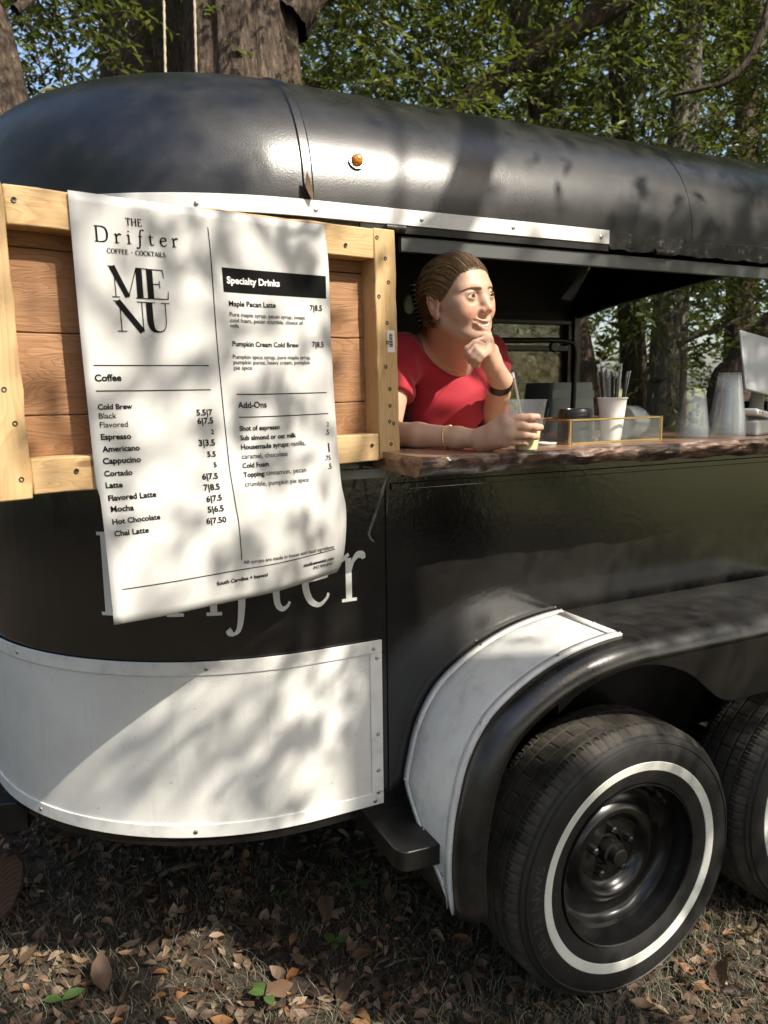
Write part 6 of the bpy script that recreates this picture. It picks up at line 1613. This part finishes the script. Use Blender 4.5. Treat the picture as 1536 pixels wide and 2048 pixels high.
LF = [[(974, 679, 1.442), (950, 687, 1.425), (934, 698, 1.425), (932, 712, 1.435)],
      [(974, 686, 1.431), (950, 694, 1.410), (939, 707, 1.412), (941, 723, 1.425)],
      [(973, 694, 1.421), (955, 702, 1.398), (946, 714, 1.402), (947, 730, 1.415)],
      [(971, 704, 1.413), (963, 711, 1.390), (956, 720, 1.393), (954, 731, 1.405)]]
LFP = []
for j, q_ in enumerate(LF):
    pts = [at_y(*p) for p in q_]; LFP.append(pts); B_.chain(pts, [.0100, .0084, .0074, .0062], .0022)
B_.chain([WRL*.6+HK[0]*.4+FH*.012, at_y(985, 700, 1.46), at_y(968, 705, 1.455), at_y(955, 700, 1.452)], [.014, .012, .0105, .0085], .006)
# cut the body where the shirt hides it
q = B_._sub((0, 0, 0), (3, 3, 3), 0); sl, X, Y, Z = q
V, F = B_.mesh()
# ---- tint
tint = np.tile(np.array((.60, .375, .265)), (len(V), 1))
HLc = ((V-HC)@AX.T)/HS
def blob(c, r): return np.exp(-(((HLc-np.array(c))/np.array(r))**2).sum(1))
isface = HLc[:, 2] > -.12
def mixin(w, c, a): 
    global tint
    tint = tint*(1-(a*w)[:, None])+np.array(c)*(a*w)[:, None]
for l in (-1, 1):
    mixin(blob((.075, l*.037, -.020), (.03, .020, .018)), (.62, .26, .19), .55)
    mixin(blob((.004, l*.078, .008), (.02, .02, .035)), (.58, .25, .17), .5)
    mixin(blob((.085, l*.031, .003), (.02, .014, .006)), (.52, .28, .20), .4)
    mixin(blob((.086, l*.031, .0185), (.015, .017, .0035)), (.16, .08, .05), .85)     # lash line
mixin(blob((.106, 0, -.021), (.014, .014, .012)), (.62, .24, .18), .5)
lw = np.zeros(len(V))
for (f, l, u) in MO:
    m_ = max(0, 1-abs(l)/.033); lw = np.maximum(lw, np.exp(-(((HLc[:, 1]-l)/.0035)**2+((HLc[:, 2]-(u+.0065*m_))/.0030)**2))*(HLc[:, 0] > .06)); lw = np.maximum(lw, np.exp(-(((HLc[:, 1]-l)/.0035)**2+((HLc[:, 2]-(u-.0095*m_))/.0042)**2))*(HLc[:, 0] > .06))
mixin(np.minimum(lw*1.3, 1), (.52, .20, .165), .6)
for (c, r) in (((.052, -.050, -.036), .0022), ((.03, -.045, -.125), .0018)): mixin(blob(c, (r*3, r*3, r)), (.15, .07, .04), .8)
for pts, fr in FING: mixin(np.exp(-((V-pts[3])**2).sum(1)/.008**2), (.70, .34, .26), .6); mixin(np.exp(-((V-pts[2])**2).sum(1)/.007**2), (.62, .30, .22), .4)
person = thing('person', 'person in a red T-shirt leaning on the counter, chin on hand, smiling to the right', 'person', (NB[0]+.1, NB[1]+.15, .56))
me = np_mesh('body', V, F, True); at__ = me.attributes.new('tint', 'FLOAT_COLOR', 'POINT')
at__.data.foreach_set('color', np.concatenate([tint, np.ones((len(V), 1))], 1).astype(np.float32).ravel())
bodyo = link_mesh('body', me, M['skin'], person); bodyo.matrix_parent_inverse = Matrix.Translation(-Vector(person.location))
def ppart(mb, name, mat, smooth=40, parent=None, fix=True): return wpart(mb, name, mat, person, smooth, 0, fix)
def hit(F_, x, y, off=0.0, d0=1.2, d1=2.3):
    """first point of the field's surface seen at a pixel"""
    r = px_ray(x, y); ts = np.linspace(d0, d1, 900); D = F_.sample(CPOS+ts[:, None]*r); i = np.argmax(D < 0)
    return CPOS+r*(ts[i]-off) if D[i] < 0 else None
# ---- eyes, teeth, brows
for l in (-1, 1):
    c = hp(.0795, l*.0315, .0125); gaze = HF*.97+HU*.02+RH*.12; gaze /= np.linalg.norm(gaze)
    qe = Vector(gaze).to_track_quat('Z', 'Y').to_euler()
    r_e = .0126*HS
    o = MB().lathe([(max(1e-5, r_e*math.sin(a)), -r_e*math.cos(a)) for a in np.linspace(.01, math.pi-.01, 20)], 28).build('eye', M['eyewhite'], person, 60); o.matrix_parent_inverse = Matrix.Translation(-Vector(person.location)); o.location = c; o.rotation_euler = qe
    MB().lathe([(1e-5, r_e*1.035), (.0036*HS, r_e*1.02), (.0064*HS, r_e*.93), (.0070*HS, r_e*.86)], 24).build('iris', M['iris'], o, 60)
tm = MB(); P = []
for i, l in enumerate(np.linspace(-.025, .025, 53)):
    g = abs(((l/.0062)+.5) % 1-.5); dent = .0010*max(0, 1-(.5-abs(.5-((l/.0062) % 1)))/.10)
    f = .0915-16*l*l-dent; u0 = -.0550+21*l*l
    P.append([hp(f-.003, l, u0+.0075), hp(f, l, u0+.005), hp(f+.0008, l, u0+.001), hp(f, l, u0-.0030+.0008*math.cos(l*1000)), hp(f-.003, l, u0-.0035)])
ppart(tm.grid(P), 'upper_teeth', M['teeth'], 50)
P = [[hp(.080-14*l*l, l, -.0550+21*l*l+du) for du in (-.011, 0, .011)] for l in np.linspace(-.026, .026, 15)]
ppart(MB().grid(P), 'mouth_lining', M['mouth'], 50)
def head_surf(l, u, off=.0006):
    """point on the face at sideways l, height u, walking in from the front"""
    fs = np.linspace(.135, -.02, 400); pts = np.array([hp(f, l, u) for f in fs]); D = B_.sample(pts); i = np.argmax(D < off*1.0); return pts[i]
hs_ = random.Random(8)
for l in (-1, 1):
    mb = MB()
    for k in range(46):
        t = k/45; ll = l*(.010+.040*t); uu = .0270+.0075*math.sin(t*2.2)-.006*t+hs_.uniform(-.0018, .0018)*(1-.6*t)
        a = head_surf(ll, uu); b = head_surf(ll+l*.0050, uu+.0022*(1-1.6*t)); mb.tube([a, (a+b)/2+HF*.0003, b], [.0011, .0010, .0004], 4, False)
    ppart(mb, 'eyebrow', M['brow'], 60)
for l in (-1, 1):
    mb = MB()
    for k in range(16):
        t = k/15; ll = l*(.0215+.0215*t); a = hp(.0925-.006*t*t, ll, .0165+.0028*math.sin(t*3.14)); mb.tube([a, a+HS*(HF*.0018+HU*.0012+HL*l*.0010*t), a+HS*(HF*.0028+HU*.0026+HL*l*.002*t)], [.0004, .0003, .0001], 4, False)
    ppart(mb, 'eyelashes', M['blackplastic'], 60)
# ---- hair: dark base shell and combed-back strands
H_ = Field(HC-.2, HC+.2, .0030)
he(H_, (-.002, 0, .035), (.0955, .0785, .0880), 0)
he(H_, (-.052, 0, -.002), (.044, .057, .050), .03)
he(H_, (-.090, .004, -.030), (.028, .028, .034), .02)           # low knot
q = H_._sub(HC-.2, HC+.2, 0); sl, X, Y, Z = q
lf = [(AX[i][0]*(X-HC[0])+AX[i][1]*(Y-HC[1])+AX[i][2]*(Z-HC[2]))/HS for i in range(3)]
hl_ = .61*(lf[0]-.086-.24*np.maximum(np.abs(lf[1])-.015, 0))-.79*(lf[2]-.072)
H_.D[sl] = np.maximum(H_.D[sl], hl_*HS)
V, F = H_.mesh(); o = link_mesh('hair_base', np_mesh('hair_base', V, F, True), M['hairbase'], person); o.matrix_parent_inverse = Matrix.Translation(-Vector(person.location))
def on_scalp(d, off):
    """ray from the head centre along local direction d to the hair shell"""
    d = d/np.linalg.norm(d); c = np.array((-.002, 0, .035)); ts = 1/np.sqrt((d[0]/.0955)**2+(d[1]/.0785)**2+(d[2]/.0880)**2); return c+d*(ts+off)
mb = MB(); hr = random.Random(3)
for k in range(1900):
    ph = hr.uniform(-1, 1)                              # across the hairline, ear to ear
    an_ = ph*1.62; e1 = np.array((.79, 0, .61)); e2 = np.array((0, 1., 0)); pc = np.array((.0129, 0, .0157)); dd = e1*math.cos(an_)+e2*math.sin(an_)
    c_ = np.array((-.002, 0, .035)); rr_ = np.array((.0955, .0785, .0880)); A_ = ((dd/rr_)**2).sum(); Bq = 2*((pc-c_)*dd/rr_**2).sum(); Cq = (((pc-c_)/rr_)**2).sum()-1
    p0_ = pc+dd*((-Bq+math.sqrt(Bq*Bq-4*A_*Cq))/(2*A_)); d0 = p0_-c_; d0[0] += .24*max(abs(p0_[1])-.015, 0)
    if k % 2: d0 = d0+np.array((hr.uniform(-.09, 0), hr.uniform(-.015, .015), hr.uniform(0, .05)))
    else: d0 = d0+np.array((hr.uniform(-.006, .006), 0, hr.uniform(-.007, .005)))
    d1 = np.array((-1.0, .12*ph+hr.uniform(-.1, .1), -.42+hr.uniform(-.15, .15)))
    o0 = hr.uniform(.0005, .0045); pts = []
    d0n, d1n = d0/np.linalg.norm(d0), d1/np.linalg.norm(d1)
    dm = np.array((-.12, math.sin(an_)*1.05+hr.uniform(-.08, .08), .30+.85*math.cos(an_)+hr.uniform(-.06, .10))); dm /= np.linalg.norm(dm)
    for t in np.linspace(0, 1, 11):
        d = (1-t)**2*d0n+2*t*(1-t)*dm+t*t*d1n
        off = (o0+.0035)*math.sin(min(1, t*7)*1.57)-.0030+.0015*math.sin(t*9+k)*.4
        pts.append(hp(*on_scalp(d, off)))
    r0 = hr.uniform(.00035, .0008); mb.tube(pts, [r0*.5]+[r0]*8+[r0*.8, r0*.4], 4, False)
for k in range(260):                                    # hair drawn up from the nape and behind the ears
    a = hr.uniform(-1, 1); p0 = np.array((-.012-.045*(1-abs(a))+hr.uniform(-.02, .012), a*.072, -.030+hr.uniform(-.018, .03))); p2 = np.array((-.092+hr.uniform(-.012, .012), .004+a*.02, -.028+hr.uniform(-.015, .02))); p1 = (p0+p2)/2+np.array((-.010, a*.022, hr.uniform(-.004, .010)))
    mb.tube([hp(*((1-t)**2*p0+2*t*(1-t)*p1+t*t*p2)) for t in np.linspace(0, 1, 7)], [.0005]+[.001]*5+[.0006], 4, False)
for k in range(26):                                     # fly-away hairs
    a = hr.uniform(-.9, .9); d = np.array((.5*math.cos(a)+hr.uniform(-.4, .3), math.sin(a)*.5, .9)); p0 = on_scalp(d, .001); p1 = p0+np.array((hr.uniform(-.03, .01), hr.uniform(-.012, .012), hr.uniform(.003, .012))); p2 = p1+np.array((-.025, hr.uniform(-.01, .01), hr.uniform(-.008, .004)))
    mb.tube([hp(*p0), hp(*p1), hp(*p2)], .00032, 3, False)
ppart(mb, 'hair', M['hair'], 60, fix=False)
# ---- shirt
T_F = Field((.66, 1.40, 1.18), (1.24, 2.10, 1.80), .0036)
CH = NB+np.array((.055, -.015, -.14)); WA = NB+np.array((.07, .10, -.36))
T_F.cone(NB+np.array((-.005, .02, -.01)), SHR, .054, .052, .05); T_F.cone(NB+np.array((.0, .02, -.01)), SHL, .054, .052, .05)
SV = SHL-SHR; SV /= np.linalg.norm(SV); BFm = np.cross(SV, (0, 0, 1)); BFm /= np.linalg.norm(BFm)
if BFm[1] > 0: BFm = -BFm
mc = (SHR+SHL)/2
tax = np.array((BFm, SV, (0, 0, 1.0)))
T_F.ell(mc+np.array((0, .0, -.10))+BFm*.02, tax, (.105, .165, .14), .05)
T_F.ell(mc+np.array((0, .0, -.22))+BFm*.005, tax, (.095, .145, .17), .05)
for s_ in (-1, 1): T_F.ell(mc+BFm*.085+SV*s_*.062+np.array((0, 0, -.125)), tax, (.055, .062, .06), .05)
def sleeve(a, b, t1, ra, rb):
    c = a+(b-a)*t1; T_F.cone(a, a+(b-a)*(t1+.15), ra, rb, .03)
    d = (b-a)/np.linalg.norm(b-a); q = T_F._sub(np.minimum(c, c+d*.12)-.09, np.maximum(c, c+d*.12)+.09, 0)
    if q is None: return
    sl, X, Y, Z = q; al = (X-c[0])*d[0]+(Y-c[1])*d[1]+(Z-c[2])*d[2]
    rad = np.sqrt(np.maximum((X-c[0])**2+(Y-c[1])**2+(Z-c[2])**2-al**2, 0))
    T_F.D[sl] = np.where((al > 0) & (rad < .075), np.maximum(T_F.D[sl], al), T_F.D[sl])
sleeve(SHR, ELR, .50, .050, .046); sleeve(SHL, ELL, .46, .051, .047)
nd = (hp(-.02, 0, -.05)-NB); nd /= np.linalg.norm(nd)
T_F.cone(NB+nd*.020-BFm*.0+BFm*.022, NB+nd*.16+BFm*.05, .060, .085, .008, 'sub')
# soft cloth folds
q = T_F._sub((.6, 1.3, 1.1), (1.3, 2.2, 1.9), 0); sl, X, Y, Z = q
u_ = (X-mc[0])*SV[0]+(Y-mc[1])*SV[1]; w_ = Z-mc[2]
fold = .0048*np.sin(40*(u_*.7+w_*1.2)+3*np.sin(17*w_))*np.exp(-((w_+.17)/.12)**2)+.0032*np.sin(66*(u_-.9*w_)+2*np.sin(25*u_))*np.exp(-((np.abs(u_)-.13)/.07)**2)+.0016*np.sin(95*(u_*.5+w_)+3*np.sin(31*u_))
T_F.D[sl] = T_F.D[sl]+fold.astype(np.float32)
V, F = T_F.mesh(); o = link_mesh('t_shirt', np_mesh('t_shirt', V, F, True), M['red'], person); o.matrix_parent_inverse = Matrix.Translation(-Vector(person.location))
# collar rib: ring where the neck leaves the shirt
cr_c = NB+nd*.020+BFm*.026; u1 = SV-nd*(SV@nd); u1 /= np.linalg.norm(u1); u2 = np.cross(nd, u1)
# trousers and legs down to the trailer floor
hpz = mc+np.array((.02, .12, -.46)); P = []
for s_ in (-1, 1):
    a = hpz+SV*s_*.08
    ppart(MB().tube([a+np.array((0, 0, .16)), a, a+np.array((0, .01, -.25)), np.array((a[0], a[1]+.02, .60)), np.array((a[0], a[1]+.02, .57))], [.11, .10, .075, .06, .06], 18), 'trouser_leg', M['blackplastic'], 60)
# ---- watch, bracelet, ring, necklace
wd_ = (WRL-ELL); wd_ /= np.linalg.norm(wd_); wc = WRL-wd_*.006
ua = np.cross(wd_, FH); ua /= np.linalg.norm(ua); va = np.cross(wd_, ua)
def ring_band(c, ax, ua, va, ru, rv, w, th_, n=40):
    P = []
    for k in range(n):
        a = 2*math.pi*k/n; e = ua*math.cos(a)*ru+va*math.sin(a)*rv; en = e/np.linalg.norm(e); P.append([c+e-ax*w/2, c+e+en*th_-ax*w/2, c+e+en*th_+ax*w/2, c+e+ax*w/2])
    return MB().grid(P, closeu=True, closev=True)
ppart(ring_band(wc, wd_, ua, va, .0268, .0268, .025, .0026), 'watch_strap', M['blackplastic'])
sgn = 1 if ua@RH > 0 else -1
wf = wc+ua*sgn*.0305
mbx = MB(); 
cs = [wf+s1*wd_*.0165+s2*va*.0145+s3*ua*sgn*.0042 for s3 in (-1, 1) for s1, s2 in ((-1, -1), (1, -1), (1, 1), (-1, 1))]
mbx.add(cs, [(0, 3, 2, 1), (4, 5, 6, 7), (0, 1, 5, 4), (1, 2, 6, 5), (2, 3, 7, 6), (3, 0, 4, 7)]); ww = ppart(mbx, 'watch_case', M['silver'], 0)
md = ww.modifiers.new('bevel', 'BEVEL'); md.width = .003; md.segments = 2
mbx = MB(); cs = [wf+s1*wd_*.0145+s2*va*.0125+ua*sgn*(.0043+.0012*s3) for s3 in (0, 1) for s1, s2 in ((-1, -1), (1, -1), (1, 1), (-1, 1))]
mbx.add(cs, [(0, 3, 2, 1), (4, 5, 6, 7), (0, 1, 5, 4), (1, 2, 6, 5), (2, 3, 7, 6), (3, 0, 4, 7)]); ppart(mbx, 'watch_face', M['screen'], 0)
bd = (WRR-ELR); bd /= np.linalg.norm(bd); bc = ELR+(WRR-ELR)*.66; ub = np.cross(bd, (0, 0, 1)); ub /= np.linalg.norm(ub); vb = np.cross(bd, ub)
mbb = MB(); rb_ = .0252
for k in range(34):
    a = 2*math.pi*k/34; c = bc+(ub*math.cos(a)+vb*math.sin(a))*rb_+bd*.002*math.sin(a*2)
    mbb.tube([c-bd*.0001+(-ub*math.sin(a)+vb*math.cos(a))*t for t in (-.0026, -.0013, .0013, .0026)], [.0009, .0021, .0021, .0009], 6)
ppart(mbb, 'bead_bracelet', M['gold'], 60)
a, b = LFP[1][0], LFP[1][1]; fd = (b-a)/np.linalg.norm(b-a); uu = np.cross(fd, FH); uu /= np.linalg.norm(uu); vv = np.cross(fd, uu)
ppart(ring_band(a+(b-a)*.45, fd, uu, vv, .0108, .0108, .0045, .0014, 28), 'ring', M['silver'])
nl = []
for x, y in ((853, 668), (862, 692), (872, 708), (882, 722), (893, 733), (905, 741), (917, 748), (925, 740), (931, 728), (936, 715)):
    p1 = hit(T_F, x, y, .0008); p2 = hit(B_, x, y, .0008)
    c = [p for p in (p1, p2) if p is not None]
    if c: nl.append(min(c, key=lambda p: np.linalg.norm(p-CPOS)))
if len(nl) > 3:
    ppart(MB().tube(smoothpath(nl, 4), .0007, 5), 'necklace', M['gold'], 60)
    pd = nl[6] if len(nl) > 6 else nl[-1]; ppart(MB().lathe([(1e-5, -.0026), (.002, -.0018), (.0026, 0), (.002, .0018), (1e-5, .0026)], 10, 'z', tuple(pd)), 'pendant', M['gold'], 60)
SC.cycles.use_denoising = True
